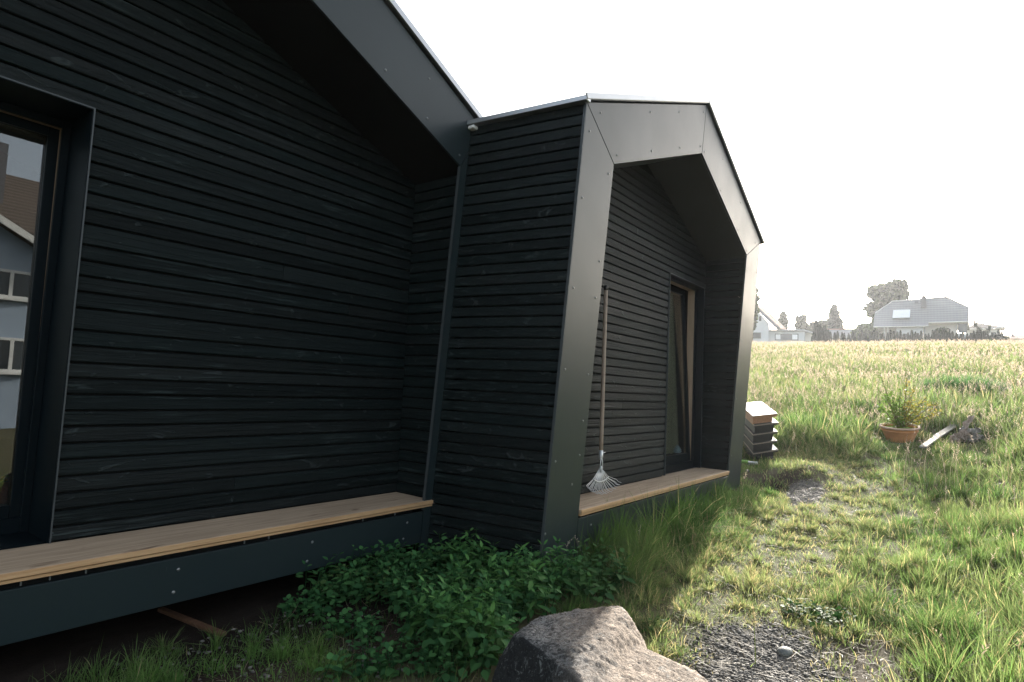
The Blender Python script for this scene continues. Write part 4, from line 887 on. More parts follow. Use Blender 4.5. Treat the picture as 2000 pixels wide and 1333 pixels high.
# ---- trees
def crown_mesh(name, blobs, n, size, cols, m, par, rs, flat=0.6):
    """leaf clumps spread through a set of ellipsoids (local metres)"""
    W = np.array([b[3]*b[4]*b[5] for b in blobs]) ; W = W**0.8; W /= W.sum(); k = rs.choice(len(blobs), n, p=W); Bc = np.array(blobs)[k]
    d = rs.normal(size=(n, 3)); d /= np.linalg.norm(d, axis=1)[:, None]; r = rs.rand(n)**0.42*(1+0.12*rs.normal(size=n)); P = Bc[:, :3]+d*Bc[:, 3:6]*r[:, None]
    a = rs.normal(size=(n, 3)); a /= np.linalg.norm(a, axis=1)[:, None]; b_ = rs.normal(size=(n, 3)); b_ -= (b_*a).sum(1)[:, None]*a; b_ /= np.linalg.norm(b_, axis=1)[:, None]
    s = size*(0.5+rs.rand(n))[:, None]; TV = np.stack([P-a*s, P+b_*s*flat, P+a*s, P-b_*s*flat], 1)
    c = np.array(cols[0])*(1-rs.rand(n)[:, None])+np.array(cols[1])*rs.rand(n)[:, None]; cl = (0.75+0.5*rs.rand(len(blobs)))[k][:, None]
    C = np.repeat((c*cl)[:, None, :], 4, 1); return template_mesh(name, TV, [(0, 1, 2, 3)], n, C, m, par)
def limb(mb, p, q, r0, r1, rnd, n=5):
    p = np.array(p, float); q = np.array(q, float); mb.tube([p*(1-k)+q*k+np.array([rnd.gauss(0, 1), rnd.gauss(0, 1), 0])*0.03*np.linalg.norm(q-p)*(0 < k < 1) for k in np.linspace(0, 1, n)], list(np.linspace(r0, r1, n)), 6)
def broad(name, label, px, pyb, pyt, wpx, t, seed, n=2600, size=0.3, cols=((0.03, 0.05, 0.015), (0.08, 0.10, 0.035)), group='trees beyond the meadow', gap=1.0, nb=26):
    p = at(px, pyb, t); H_ = (pyb-pyt)*t/FPX; Wd = wpx*t*0.82/FPX/2; rs = np.random.RandomState(seed); rnd = random.Random(seed)
    o = thing(name, label, 'tree', p, 0, group, True); mb = MB(); limb(mb, (0, 0, -1), (0, 0, H_*0.45), H_*0.035, H_*0.02, rnd); bl = []
    for i in range(nb):
        a = rnd.uniform(0, 2*pi); zz = rnd.uniform(0.22, 0.90); prof = sin(pi*min(1, max(0.0, (zz-0.08)/0.95)))**0.6; rr = Wd*prof*rnd.uniform(0.35, 0.85); e = (rr*cos(a), rr*sin(a), H_*zz); s = Wd*rnd.uniform(0.26, 0.42)*gap
        bl.append((*e, s, s, s*0.75)); limb(mb, (0, 0, H_*rnd.uniform(0.18, 0.45)), e, H_*0.012, H_*0.003, rnd)
    bl += [(0, 0, H_*0.58, Wd*0.78, Wd*0.78, H_*0.30), (Wd*0.2, 0, H_*0.40, Wd*0.6, Wd*0.6, H_*0.2), (-Wd*0.2, 0, H_*0.75, Wd*0.5, Wd*0.5, H_*0.17)]
    mb.build('trunk', M['trunk'], o, True); crown_mesh('crown', bl, int(n*2.2), size*1.25, cols, M['crown'], o, rs); return o
def conifer(name, label, px, pyb, pyt, wpx, t, seed, group='trees beyond the meadow', dens=1.0):
    p = at(px, pyb, t); H_ = (pyb-pyt)*t/FPX; Wd = wpx*t*0.82/FPX/2; rs = np.random.RandomState(seed); rnd = random.Random(seed)
    o = thing(name, label, 'tree', p, 0, group, True); mb = MB(); limb(mb, (0, 0, -1), (0, 0, H_), H_*0.02, 0.02, rnd)
    P = []; A = []
    for i in range(int(34*dens)):
        z = H_*(0.08+0.86*min(1, i/(34*dens))); r = Wd*1.25*(1-z/H_)**0.7*rnd.uniform(0.75, 1.15)
        for j in range(13):
            a = rnd.uniform(0, 2*pi); e = np.array([r*cos(a), r*sin(a), z-0.18*r]); limb(mb, (0, 0, z), e, 0.035, 0.01, rnd, 3)
            for k in range(34):
                u = rnd.uniform(0.1, 1.05); P.append(np.array([0, 0, z])*(1-u)+e*u+np.array([rnd.gauss(0, 0.10), rnd.gauss(0, 0.10), rnd.gauss(-0.05, 0.08)])); A.append((cos(a), sin(a), -0.25))
    mb.build('trunk', M['trunk'], o, True); P = np.array(P); A = np.array(A)+rs.normal(size=(len(P), 3))*0.35; A /= np.linalg.norm(A, axis=1)[:, None]; Bq = np.cross(A, rs.normal(size=P.shape)); Bq /= np.linalg.norm(Bq, axis=1)[:, None]
    s = (0.5*(0.6+0.8*rs.rand(len(P)))*np.clip(1.15-P[:, 2]/H_, 0.22, 1))[:, None]; TV = np.stack([P-A*s, P+Bq*s*0.45, P+A*s, P-Bq*s*0.45], 1); c = np.array((0.025, 0.045, 0.02))*(0.7+0.9*rs.rand(len(P)))[:, None]
    template_mesh('crown', TV, [(0, 1, 2, 3)], len(P), np.repeat(c[:, None, :], 4, 1), M['needle'], o); return o
broad('deciduous_tree', 'tallest round leafy tree rising behind the big grey roof', 1734, 672, 541, 94, 112, 3, 6000, 0.34, nb=42)
broad('deciduous_tree', 'leafy tree just showing beside the right post of the cabin', 1462, 674, 552, 46, 84, 5, 2600, 0.26, ((0.04, 0.06, 0.015), (0.10, 0.12, 0.035)), nb=22)
conifer('conifer', 'pointed spruce with open branches above the blue grey shed roof', 1629, 672, 588, 46, 125, 8)
broad('deciduous_tree', 'narrow tall poplar like tree behind the red roofed house', 1529, 672, 604, 24, 130, 9, 1500, 0.3, nb=18)
broad('deciduous_tree', 'small rounded tree right of the annex roof', 1565, 672, 613, 32, 128, 10, 1700, 0.3, nb=18)
broad('deciduous_tree', 'low thin tree between the annex and the dark columnar shrub', 1586, 674, 626, 20, 118, 12, 700, 0.26, nb=10)
broad('deciduous_tree', 'low pale tree left of the spruce', 1606, 674, 622, 30, 120, 13, 1100, 0.28, nb=12)
broad('deciduous_tree', 'dense low green tree at the left wall of the big house', 1692, 674, 634, 52, 98, 14, 3200, 0.24, ((0.04, 0.07, 0.02), (0.10, 0.14, 0.04)), gap=1.4, nb=20)
broad('round_shrub', 'dark round bush in front of the big house wall', 1838, 672, 639, 30, 86, 15, 1500, 0.16, ((0.02, 0.04, 0.02), (0.06, 0.09, 0.03)), gap=1.3, nb=12)
broad('round_shrub', 'small leafy bush at the far right end of the thuja row', 1962, 672, 657, 20, 84, 16, 500, 0.16, ((0.03, 0.05, 0.02), (0.08, 0.11, 0.03)), nb=6)
# young araucaria like tree with bare arms
p = at(1917, 672, 84); yt = thing('young_tree', 'thin young tree with spreading bare arms in front of the bungalow', 'tree', p, 0, None, True); mb = MB(); rnd = random.Random(4); P = []
ur = np.array([Rv[0], Rv[1], 0]); ur /= np.linalg.norm(ur)
for dx, dz in [(-1.0, 3.2), (1.25, 2.5), (0.3, 1.6), (-1.35, 0.9), (1.5, 1.0), (-0.7, 1.4), (0.9, 0.8), (-0.2, 2.2)]:
    e = ur*dx+np.array([0, 0, dz]); limb(mb, (0, 0, 0.5), e, 0.08, 0.03, rnd)
    for k in range(90): u = rnd.uniform(0.35, 1.05); P.append((np.array([0, 0, 0.5])*(1-u)+e*u+np.array([rnd.gauss(0, .12), rnd.gauss(0, .12), rnd.gauss(0, .12)])))
mb.tube([(0, 0, -0.5), (0, 0, 0.6)], 0.12, 6); mb.build('trunk', M['trunk'], yt); P = np.array(P); rs = np.random.RandomState(2); A = rs.normal(size=P.shape)*0.09; Bq = rs.normal(size=P.shape)*0.09
template_mesh('crown', np.stack([P-A, P+Bq, P+A, P-Bq], 1), [(0, 1, 2, 3)], len(P), np.tile(np.array((0.04, 0.07, 0.03)), (len(P), 4, 1)), M['needle'], yt)
# thuja hedge: every young thuja is a tree of its own
def thuja(seed, H_, R_, label, group, p, n=420):
    rs = np.random.RandomState(seed); o = thing('thuja', label, 'hedge plant', p, 0, group, True); mb = MB(); mb.tube([(0, 0, -0.4), (0, 0, H_*0.8)], [0.05, 0.01], 5); mb.build('trunk', M['trunk'], o)
    z = rs.rand(n)**0.9; a = rs.rand(n)*2*pi; r = R_*(np.clip(1-z, 0, 1)**0.75)*(0.35+0.65*rs.rand(n)**0.5)*(0.85+0.3*np.sin(a*3+z*9))
    P = np.stack([r*np.cos(a), r*np.sin(a), z*H_], 1); A = np.stack([np.cos(a)*0.3, np.sin(a)*0.3, np.ones(n)], 1)+rs.normal(size=(n, 3))*0.2; A /= np.linalg.norm(A, axis=1)[:, None]; Bq = np.cross(A, rs.normal(size=(n, 3))); Bq /= np.linalg.norm(Bq, axis=1)[:, None]
    s = 0.15*H_/1.4*(0.6+0.7*rs.rand(n))[:, None]; TV = np.stack([P-A*s, P+Bq*s*0.5, P+A*s, P-Bq*s*0.5], 1); c = np.array((0.014, 0.028, 0.012))*(0.7+0.8*rs.rand(n))[:, None]
    template_mesh('crown', TV, [(0, 1, 2, 3)], n, np.repeat(c[:, None, :], 4, 1), M['needle'], o); return o
TL = 'one of the small pointed dark thujas in the row along the far meadow edge'; TG = 'young thujas in the hedge row'
protos = []; rnd = random.Random(21)
for i, x in enumerate(np.linspace(1623, 1957, 50)):
    x += rnd.uniform(-1.5, 1.5); p = at(x, 673.5-0.004*(x-1620), 82); hgt = rnd.uniform(0.82, 1.15)
    if i < 3: o = thuja(30+i, 1.6, 0.30, TL, TG, p, 900); protos.append(o); o.scale = (1, 1, hgt)
    else: o = copy_tree(protos[i % 3]); o.location = tuple(p); o.rotation_euler = (0, 0, rnd.uniform(0, 6)); o.scale = (rnd.uniform(0.85, 1.15),)*2+(hgt,)
for i, (x, h_, lab) in enumerate([(1594, 3.2, 'tallest dark columnar conifer at the left end of the hedge'), (1602, 2.7, 'second columnar conifer from the left end of the hedge'), (1610, 2.5, 'third columnar conifer from the left end of the hedge'), (1617, 2.0, 'shortest columnar conifer beside the first small thujas')]):
    o = thuja(60+i, h_, 0.55, lab, 'columnar conifers at the end of the hedge', at(x, 674, 83), 900)

# ================================================================== the neighbour's house across the garden (seen mirrored in the left window)
nh = thing('house', 'pale house with a brown tiled roof, seen only mirrored in the left window', 'house', (3.0, -13.0, -0.1))
mb = MB(); YN = -13.0; GXc = 1.0; HW = 5.2; EZ = 4.2; GZt = 7.1
mb.prism([(GXc-HW, YN, -0.3), (GXc+HW, YN, -0.3), (GXc+HW, YN, EZ), (GXc, YN, GZt), (GXc-HW, YN, EZ)], (0, -9.0, 0)); mb.build('wall', plain('pale_blue_render', (0.34, 0.41, 0.50), 0.9, 0, 0.15, 0.06, 1), nh)
mb = MB()
for s in (-1, 1): mb.prism([(GXc, YN+0.35, GZt+0.02), (GXc+s*(HW+0.5), YN+0.35, EZ-0.26), (GXc+s*(HW+0.5), YN+0.35, EZ-0.06), (GXc, YN+0.35, GZt+0.22)], (0, -9.6, 0))
mb.prism([(GXc-4, YN-3.0, 5.6), (GXc+9.5, YN-3.0, 5.6), (GXc+9.5, YN-6.5, 8.6), (GXc-4, YN-6.5, 8.6)], (0, -0.2, 0.2))
r_ = mb.build('roof', M['tile_b'], nh); mb = MB()
for s in (-1, 1): mb.prism([(GXc, YN+0.37, GZt-0.02), (GXc+s*(HW+0.52), YN+0.37, EZ-0.30), (GXc+s*(HW+0.52), YN+0.37, EZ-0.10), (GXc, YN+0.37, GZt+0.16)], (0, -0.06, 0))
mb.build('verge_board', M['trimw'], r_); mb = MB(); mb.box(GXc+3.2, GXc+4.0, YN-5.6, YN-4.9, 6.8, 9.3); mb.build('chimney', M['slate'], r_)
mb = MB(); mb.box(GXc+HW+0.01, GXc+9.3, YN-9, YN-3.4, -0.3, 4.6); mb.build('wing_wall', plain('grey_render', (0.42, 0.43, 0.45), 0.9), nh)
for (x0, x1, z0, z1) in [(1.5, 2.5, 5.0, 6.1), (1.5, 2.7, 2.8, 4.1), (-1.4, -0.2, 2.8, 4.1), (-1.0, 0.0, 5.0, 6.1), (3.75, 4.95, 3.55, 4.30), (3.9, 5.08, 1.6, 2.5)]:
    mb = MB(); mb.box(x0, x1, YN+0.005, YN+0.05, z0, z0+0.07); mb.box(x0, x1, YN+0.005, YN+0.05, z1-0.07, z1); mb.box(x0, x0+0.07, YN+0.005, YN+0.05, z0+0.07, z1-0.07); mb.box(x1-0.07, x1, YN+0.005, YN+0.05, z0+0.07, z1-0.07); mb.box((x0+x1)/2-0.04, (x0+x1)/2+0.04, YN+0.005, YN+0.05, z0+0.07, z1-0.07)
    wn = mb.build('window', M['trimw'], nh); mb = MB(); mb.box(x0+0.07, x1-0.07, YN+0.004, YN+0.02, z0+0.07, z1-0.07); mb.build('pane', M['winglass'], wn); mb = MB(); mb.box(x0-0.08, x1+0.08, YN+0.002, YN+0.18, z0-0.07, z0-0.003); mb.build('sill', M['trimw'], wn)

# ================================================================== GRASS
LEFT_D = ray(1425, 700); RIGHT_A = atan2(ray(2000, 700)[1], ray(2000, 700)[0]); LEFT_A = atan2(ray(0, 700)[1], ray(0, 700)[0])
def excl(P):
    x, y = P[:, 0], P[:, 1]
    e = (y > 1.99) & (x > 3.0) & (x < 6.98)                # volume two
    e |= (y > 2.75) & (x < 3.05)
    e |= polymask(P, ROCK, 0.02) > 0.5
    return ~e
def clumped(n, x0, x1, y0, y1, dc, sig, frac=0.72):
    nc = max(4, int(dc*(x1-x0)*(y1-y0))); Cc_ = sample(nc, x0, x1, y0, y1); m = int(n*frac); k = RS.randint(nc, size=m); w_ = (0.25+RS.rand(nc)*1.5); off = RS.normal(size=(m, 2))*sig*w_[k][:, None]
    f = 0.62+0.85*RS.rand(nc)**1.3; P = np.concatenate([Cc_[k]+off, sample(n-m, x0, x1, y0, y1)]); A = np.concatenate([np.arctan2(off[:, 1], off[:, 0]), RS.rand(n-m)*2*pi]); F_ = np.concatenate([f[k], np.full(n-m, 0.7)])
    hue = np.concatenate([RS.rand(nc)[k], RS.rand(n-m)]); return P, A, F_, hue
def sample(n, x0, x1, y0, y1): return np.stack([x0+(x1-x0)*RS.rand(n), y0+(y1-y0)*RS.rand(n)], 1)
def inview(P, mr=0.10, ml=0.10):
    a = np.arctan2(P[:, 1], P[:, 0]); k = (a > RIGHT_A-mr-0.35/np.maximum(0.6, np.hypot(P[:, 0], P[:, 1]))) & (a < LEFT_A+ml)
    beyond = (P[:, 0] > 7.2) & (a > atan2(LEFT_D[1], LEFT_D[0])+0.12)
    return k & ~beyond
def masks(P):
    g = np.maximum(polymask(P, GRAV1, 0.10), polymask(P, GRAV2, 0.04)); b = polymask(P, BARE, 0.15); dp = segdist(P, PATH)
    pth = 0.85*np.clip(1.45-dp/0.55, 0, 1)*np.clip((10.5-P[:, 0])/1.5, 0, 1)
    sh = np.clip((P[:, 1]-1.35)/0.4, 0, 1)*np.clip((7.0-P[:, 0])/0.3, 0, 1)     # strip along the cabin front, shade painted into its grass colour
    return g, b, pth, sh
WEED_C = [hit(x, y)[0][:2] for x, y in [(640, 1175), (720, 1140), (800, 1120), (900, 1110), (1000, 1110), (1075, 1130), (1090, 1175), (1000, 1200), (960, 1260), (880, 1290), (800, 1330), (770, 1290), (800, 1230), (720, 1200)]]
WEED = np.array(WEED_C)
LAWN = hp([(120, 1400), (190, 1340), (300, 1290), (430, 1262), (560, 1240), (640, 1262), (700, 1300), (720, 1400), (500, 1600)])
CLR = np.array([(base+(T1-T3)*0.3)[:2], pc[:2], wc[:2], (pc[:2]+wc[:2])/2, (A_[:2]+B_[:2])/2])
def clear(P):
    m = np.zeros(len(P))
    for c in CLR:
        u = -c/np.linalg.norm(c); r = P-c; al = r@u; la = np.abs(r@np.array([-u[1], u[0]])); m = np.maximum(m, np.clip(1.6-la/0.35, 0, 1)*np.clip((al+0.15)/0.2, 0, 1)*np.clip((3.2-al)/1.2, 0, 1))
    return m
def blades(P, h, wd, col, lean=0.35, dira=None, flop=0.0):
    n = len(P); z = gz(P[:, 0], P[:, 1]); b = np.stack([P[:, 0], P[:, 1], z-0.01], 1)
    a = RS.rand(n)*2*pi; fd = np.stack([np.cos(a), np.sin(a), np.zeros(n)], 1); la = (a if dira is None else dira)+RS.normal(size=n)*0.8; ld = np.stack([np.cos(la), np.sin(la), np.zeros(n)], 1)
    sd = np.stack([-np.sin(a), np.cos(a), np.zeros(n)], 1); L_ = np.clip(np.abs(RS.normal(size=n))*lean+0.05+flop*RS.rand(n), 0, 1.15)[:, None]; h = h[:, None]; wd = wd[:, None]
    upv = np.array([0, 0, 1.0]); TV = np.empty((n, 7, 3))
    def pos(k): return b+upv*h*(k*(1-0.38*L_*k))*np.sqrt(np.clip(1-(L_*0.62)**2, 0.15, 1))+ld*h*L_*k**1.8
    p1, p2, p3 = pos(0.4), pos(0.75), pos(1.0)
    TV[:, 0] = b-sd*wd*0.5; TV[:, 1] = b+sd*wd*0.5; TV[:, 2] = p1-sd*wd*0.48; TV[:, 3] = p1+sd*wd*0.48; TV[:, 4] = p2-sd*wd*0.32; TV[:, 5] = p2+sd*wd*0.32; TV[:, 6] = p3
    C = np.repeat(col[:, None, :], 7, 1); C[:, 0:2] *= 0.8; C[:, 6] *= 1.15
    return TV, C
BF = [(0, 1, 3, 2), (2, 3, 5, 4), (4, 5, 6)]
def gcol(n, kind, P):
    v = vnoise(P[:, 0], P[:, 1], 0.55, 2.0)*0.5+0.5; v2 = vnoise(P[:, 0], P[:, 1], 1.9, 7.0)*0.5+0.5; r = RS.rand(n)
    deep = np.array((0.032, 0.080, 0.022)); green = np.array((0.10, 0.185, 0.05)); yel = np.array((0.26, 0.28, 0.14)); straw = np.array((0.46, 0.40, 0.24))
    k = np.clip(0.5*v+0.5*v2+0.25*(r-0.5), 0, 1)[:, None]
    c = deep*(1-k)+green*k
    y = np.clip(kind['yel']+0.35*(v-0.5)+0.3*(RS.rand(n)-0.5), 0, 1)[:, None]; c = c*(1-y)+yel*y
    s = (RS.rand(n) < kind['straw'])[:, None]; c = np.where(s, straw*(0.6+0.5*RS.rand(n))[:, None], c)
    return c*(0.75+0.5*RS.rand(n))[:, None]
ALLV = []; ALLC = []
def put(P, h, wd, yel, straw, lean, flop=0.0, dira=None):
    col = gcol(len(P), dict(yel=yel, straw=straw), P); v, c = blades(P, h, wd, col, lean, dira=dira, flop=flop); ALLV.append(v); ALLC.append(c)
# near ground, by rings
for (x0, x1, y0, y1, dens, ws) in [(0.4, 4.2, -1.6, 2.9, 12500, 1.0), (4.2, 7.2, -2.0, 2.9, 8500, 1.2), (7.2, 11.0, -2.2, 5.2, 3400, 1.7), (11.0, 17.0, -3.0, 7.5, 1300, 2.8), (17.0, 28.0, -4.0, 11.0, 480, 4.6), (28.0, 50.0, -7.0, 17.0, 130, 8.0)]:
    A_ = (x1-x0)*(y1-y0); P, AN, FC, HU = clumped(int(dens*A_), x0, x1, y0, y1, 70/ws**1.2, 0.030*ws**0.6); k = inview(P) & excl(P); P, AN, FC, HU = P[k], AN[k], FC[k], HU[k]
    g, b, pth, sh = masks(P); wde = polymask(P, WEED, 0.15) if x0 < 5 else np.zeros(len(P)); lw = polymask(P, LAWN, 0.18) if x0 < 5 else np.zeros(len(P))
    soil = np.clip((P[:, 1]-1.15)/0.3, 0, 1)*np.clip((3.0-P[:, 0])/0.5, 0, 1)*(1-lw) if x0 < 5 else np.zeros(len(P))
    patch = np.clip(vnoise(P[:, 0], P[:, 1], 0.30, 5.0)*0.9+0.75, 0.12, 1); keep = (1-g)**1.5*0.96+0.04; keep *= (1-0.93*b)*(1-0.45*wde)*(1-0.9*soil)
    keep *= np.where(pth > 0.3, 0.8+0.2*patch, patch)
    tall = np.clip((P[:, 0]-7.6)/2.0, 0, 1)*np.clip(1.3-pth*1.5, 0, 1); tall = np.maximum(tall, np.clip((0.95-P[:, 1]-0.10*P[:, 0])/0.7, 0, 1)*np.clip(1-pth, 0, 1)*0.42)
    tall = np.maximum(tall, sh*np.clip((P[:, 0]-3.1)/0.4, 0, 1)*0.8)
    cl = clear(P); tall = tall*(1-0.93*cl)
    keep *= (1-0.35*tall)
    k = RS.rand(len(P)) < keep; P = P[k]; AN, FC, HU = AN[k], FC[k], HU[k]; g, b, pth, sh, lw, tall = g[k], b[k], pth[k], sh[k], lw[k], tall[k]; n = len(P)
    h = (0.05+0.06*RS.rand(n)+0.03*vnoise(P[:, 0], P[:, 1], 0.4, 9))*(1-tall)+tall*(0.20+0.26*RS.rand(n)+0.06*vnoise(P[:, 0], P[:, 1], 0.9, 3)); h = np.where(pth > 0.5, h*0.72, h)
    h = np.clip(h*(1-0.5*np.maximum(g, b))*FC, 0.02, 0.6); wd_ = (0.0022+0.0018*RS.rand(n)+0.0020*tall)*ws
    ye = np.clip((0.24+0.26*pth-0.12*lw+0.04*tall+0.45*(HU-0.5))*(1-0.9*sh)+0.14*np.clip((P[:, 0]-10)/8, 0, 1), 0.0, 1); stw = np.clip(0.09+0.22*pth+0.25*g+0.15*b-0.10*sh, 0.01, 1)
    put(P, h, wd_, ye, 0, 0.55, 0.15+0.35*pth, AN); c = ALLC[-1]; c *= (1+0.7*lw)[:, None, None]; s = RS.rand(n) < stw; c[s] = (np.array((0.40, 0.34, 0.20))*(0.6+0.5*RS.rand(s.sum()))[:, None])[:, None, :]
TVa = np.concatenate(ALLV); TCa = np.concatenate(ALLC); print('blades', len(TVa))
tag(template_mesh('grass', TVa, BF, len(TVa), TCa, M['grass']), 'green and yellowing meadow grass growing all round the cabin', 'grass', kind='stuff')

# seed heads: stems with loose panicles
def heads(P, h, hs, col, thick, name, label, nsp=9):
    n = len(P); z = gz(P[:, 0], P[:, 1]); b = np.stack([P[:, 0], P[:, 1], z], 1); a = RS.rand(n)*2*pi
    ld = np.stack([np.cos(a), np.sin(a), np.zeros(n)], 1); L_ = (0.08+0.30*np.abs(RS.normal(size=n)))[:, None]; h = h[:, None]; th = thick[:, None]
    a2_ = RS.rand(n)*2*pi; sd = np.stack([-np.sin(a2_), np.cos(a2_), np.zeros(n)], 1); upv = np.array([0, 0, 1.0])
    pos = lambda k: b+upv*h*(k-0.25*L_*k*k)+ld*h*L_*k*k
    V = [np.stack([b-sd*th*.5, b+sd*th*.5, pos(.5)+sd*th*.5, pos(.5)-sd*th*.5], 1), np.stack([pos(.5)-sd*th*.5, pos(.5)+sd*th*.5, pos(1.0)+sd*th*.3, pos(1.0)-sd*th*.3], 1)]; Cs = [np.repeat((col*0.75)[:, None, :], 4, 1)]*2
    for i in range(nsp):
        k = 0.76+0.26*i/nsp; c0 = pos(k); r = hs[:, None]*(1.1-0.7*i/nsp); d = RS.normal(size=(n, 3)); d[:, 2] = np.abs(d[:, 2])*0.7+0.5; d /= np.linalg.norm(d, axis=1)[:, None]; e = c0+d*r; q = RS.normal(size=(n, 3)); q -= (q*d).sum(1)[:, None]*d; q /= np.linalg.norm(q, axis=1)[:, None]
        V.append(np.stack([c0, (c0+e)/2+q*th*1.3, e, (c0+e)/2-q*th*1.3], 1)); Cs.append(np.repeat(col[:, None, :], 4, 1))
    TV = np.concatenate(V, 1); TC = np.concatenate(Cs, 1); F_ = [tuple(range(4*i, 4*i+4)) for i in range(nsp+2)]
    return tag(template_mesh(name, TV, F_, n, TC, M['straw']), label, 'grass', kind='stuff')
HP = []; HH = []; HS = []; HT = []
for (x0, x1, y0, y1, dens, th, hs) in [(1.5, 7.6, -2.0, 2.0, 14, 0.0016, 0.02), (7.6, 11, -2.2, 5, 60, 0.0018, 0.024), (11, 17, -3, 7.5, 70, 0.0028, 0.03), (17, 28, -4, 11, 46, 0.0048, 0.04), (28, 50, -7, 17, 22, 0.009, 0.055)]:
    P = sample(int(dens*(x1-x0)*(y1-y0)), x0, x1, y0, y1); P = P[inview(P) & excl(P)]; g, b, pth, sh = masks(P); k = RS.rand(len(P)) < np.clip(1-1.3*pth, 0.0, 1)*(1-clear(P))*np.clip(0.55+0.55*vnoise(P[:, 0], P[:, 1], 1.6, 3), 0.15, 1)*(1-g)*(1-b)*(1 if x0 > 5 else np.clip(0.3+sh+(P[:, 1] < 0.3), 0, 1)*np.clip((P[:, 0]-3.0)/0.4, 0, 1)); P = P[k]
    n = len(P); HP.append(P); HH.append((0.42 if x0 > 7 else 0.30)*(0.8+0.5*RS.rand(n))*(1+0.28*vnoise(P[:, 0], P[:, 1], 2.2, 8))); HS.append(hs*(0.8+0.5*RS.rand(n))); HT.append(np.full(n, th))
P = np.concatenate(HP); n = len(P); col = np.array((0.56, 0.49, 0.40))*(0.65+0.6*RS.rand(n))[:, None]+np.array((0.06, 0.0, 0.02))*RS.rand(n)[:, None]; print('heads', n)
heads(P, np.concatenate(HH), np.concatenate(HS), col, np.concatenate(HT), 'grass_seed_heads', 'pale seed heads of ripe grass standing above the meadow')

# straw lying on the soil
P = sample(26000, 0.6, 9.5, -1.2, 3.4); P = P[inview(P) & excl(P)]; g, b, pth, sh = masks(P); lwm = np.clip((P[:, 1]-1.15)/0.3, 0, 1)*np.clip((3.0-P[:, 0])/0.5, 0, 1)
k = RS.rand(len(P)) < np.clip(0.06+0.9*b+0.12*pth+0.5*g+0.12*lwm, 0, 1); P = P[k]; n = len(P); z = gz(P[:, 0], P[:, 1])+0.006+0.02*RS.rand(n); b0 = np.stack([P[:, 0], P[:, 1], z], 1)
a = RS.rand(n)*2*pi; d = np.stack([np.cos(a), np.sin(a), 0.25*RS.normal(size=n)], 1)*(0.03+0.12*RS.rand(n)**1.5)[:, None]; s = np.stack([-np.sin(a), np.cos(a), np.zeros(n)], 1); bend = s*(RS.normal(size=n)*0.015)[:, None]; wv = s*(0.0007+0.0008*RS.rand(n))[:, None]
TV = np.stack([b0-wv, b0+wv, b0+d*.5+bend+wv, b0+d*.5+bend-wv, b0+d+wv*.5, b0+d-wv*.5], 1); col = np.array((0.30, 0.25, 0.17))*(0.5+0.6*RS.rand(n))[:, None]
tag(template_mesh('dry_straw', TV, [(0, 1, 2, 3), (3, 2, 4, 5)], n, np.repeat(col[:, None, :], 6, 1), M['straw']), 'dry straw and dead grass strewn over soil and gravel', 'straw', kind='stuff')

# gravel
def gravel(n, poly, soft, smin, smax, name, label, extra=0.0):
    lo, hi = poly.min(0)-0.1, poly.max(0)+0.1; P = sample(n, lo[0], hi[0], lo[1], hi[1]); P = P[(RS.rand(len(P)) < polymask(P, poly, soft)) & excl(P)]; n = len(P)
    bm = bmesh.new(); bmesh.ops.create_icosphere(bm, subdivisions=1, radius=1.0); bv = np.array([v.co[:] for v in bm.verts]); bf = [tuple(v.index for v in f.verts) for f in bm.faces]; bm.free()
    s = smin+(smax-smin)*RS.rand(n)**3.0; a = RS.rand(n)*2*pi; sc = np.stack([s*(0.8+0.6*RS.rand(n)), s*(0.7+0.4*RS.rand(n)), s*(0.35+0.35*RS.rand(n))], 1)
    T = bv[None]*(1+0.13*RS.normal(size=(n, len(bv), 1)))*sc[:, None, :]; ca, sa = np.cos(a)[:, None], np.sin(a)[:, None]; T = np.stack([T[:, :, 0]*ca-T[:, :, 1]*sa, T[:, :, 0]*sa+T[:, :, 1]*ca, T[:, :, 2]], 2)
    T += np.stack([P[:, 0], P[:, 1], gz(P[:, 0], P[:, 1])+s*0.25], 1)[:, None, :]; v = RS.rand(n)**1.3; col = np.array((0.07, 0.066, 0.060))*(1-v)[:, None]+np.array((0.24, 0.225, 0.20))*v[:, None]
    return tag(template_mesh(name, T, bf, n, np.repeat(col[:, None, :], len(bv), 1), M['pebble']), label, 'gravel', kind='stuff')
t_ = NT('grey_chippings'); t_.bsdf(t_.attr(), 0.85, 0, 0.3); M['pebble'] = t_.m
gravel(26000, GRAV1, 0.12, 0.002, 0.011, 'gravel', 'grey stone chippings scattered beside the foreground boulder')
gravel(6000, GRAV2, 0.04, 0.004, 0.012, 'gravel', 'round patch of grey chippings near the cabin corner')
P0_ = hp([(180, 1290), (600, 1180), (800, 1230), (780, 1340), (400, 1340)]); gravel(1500, P0_, 0.15, 0.003, 0.012, 'gravel', 'few small stones on the dark soil under the left ledge')

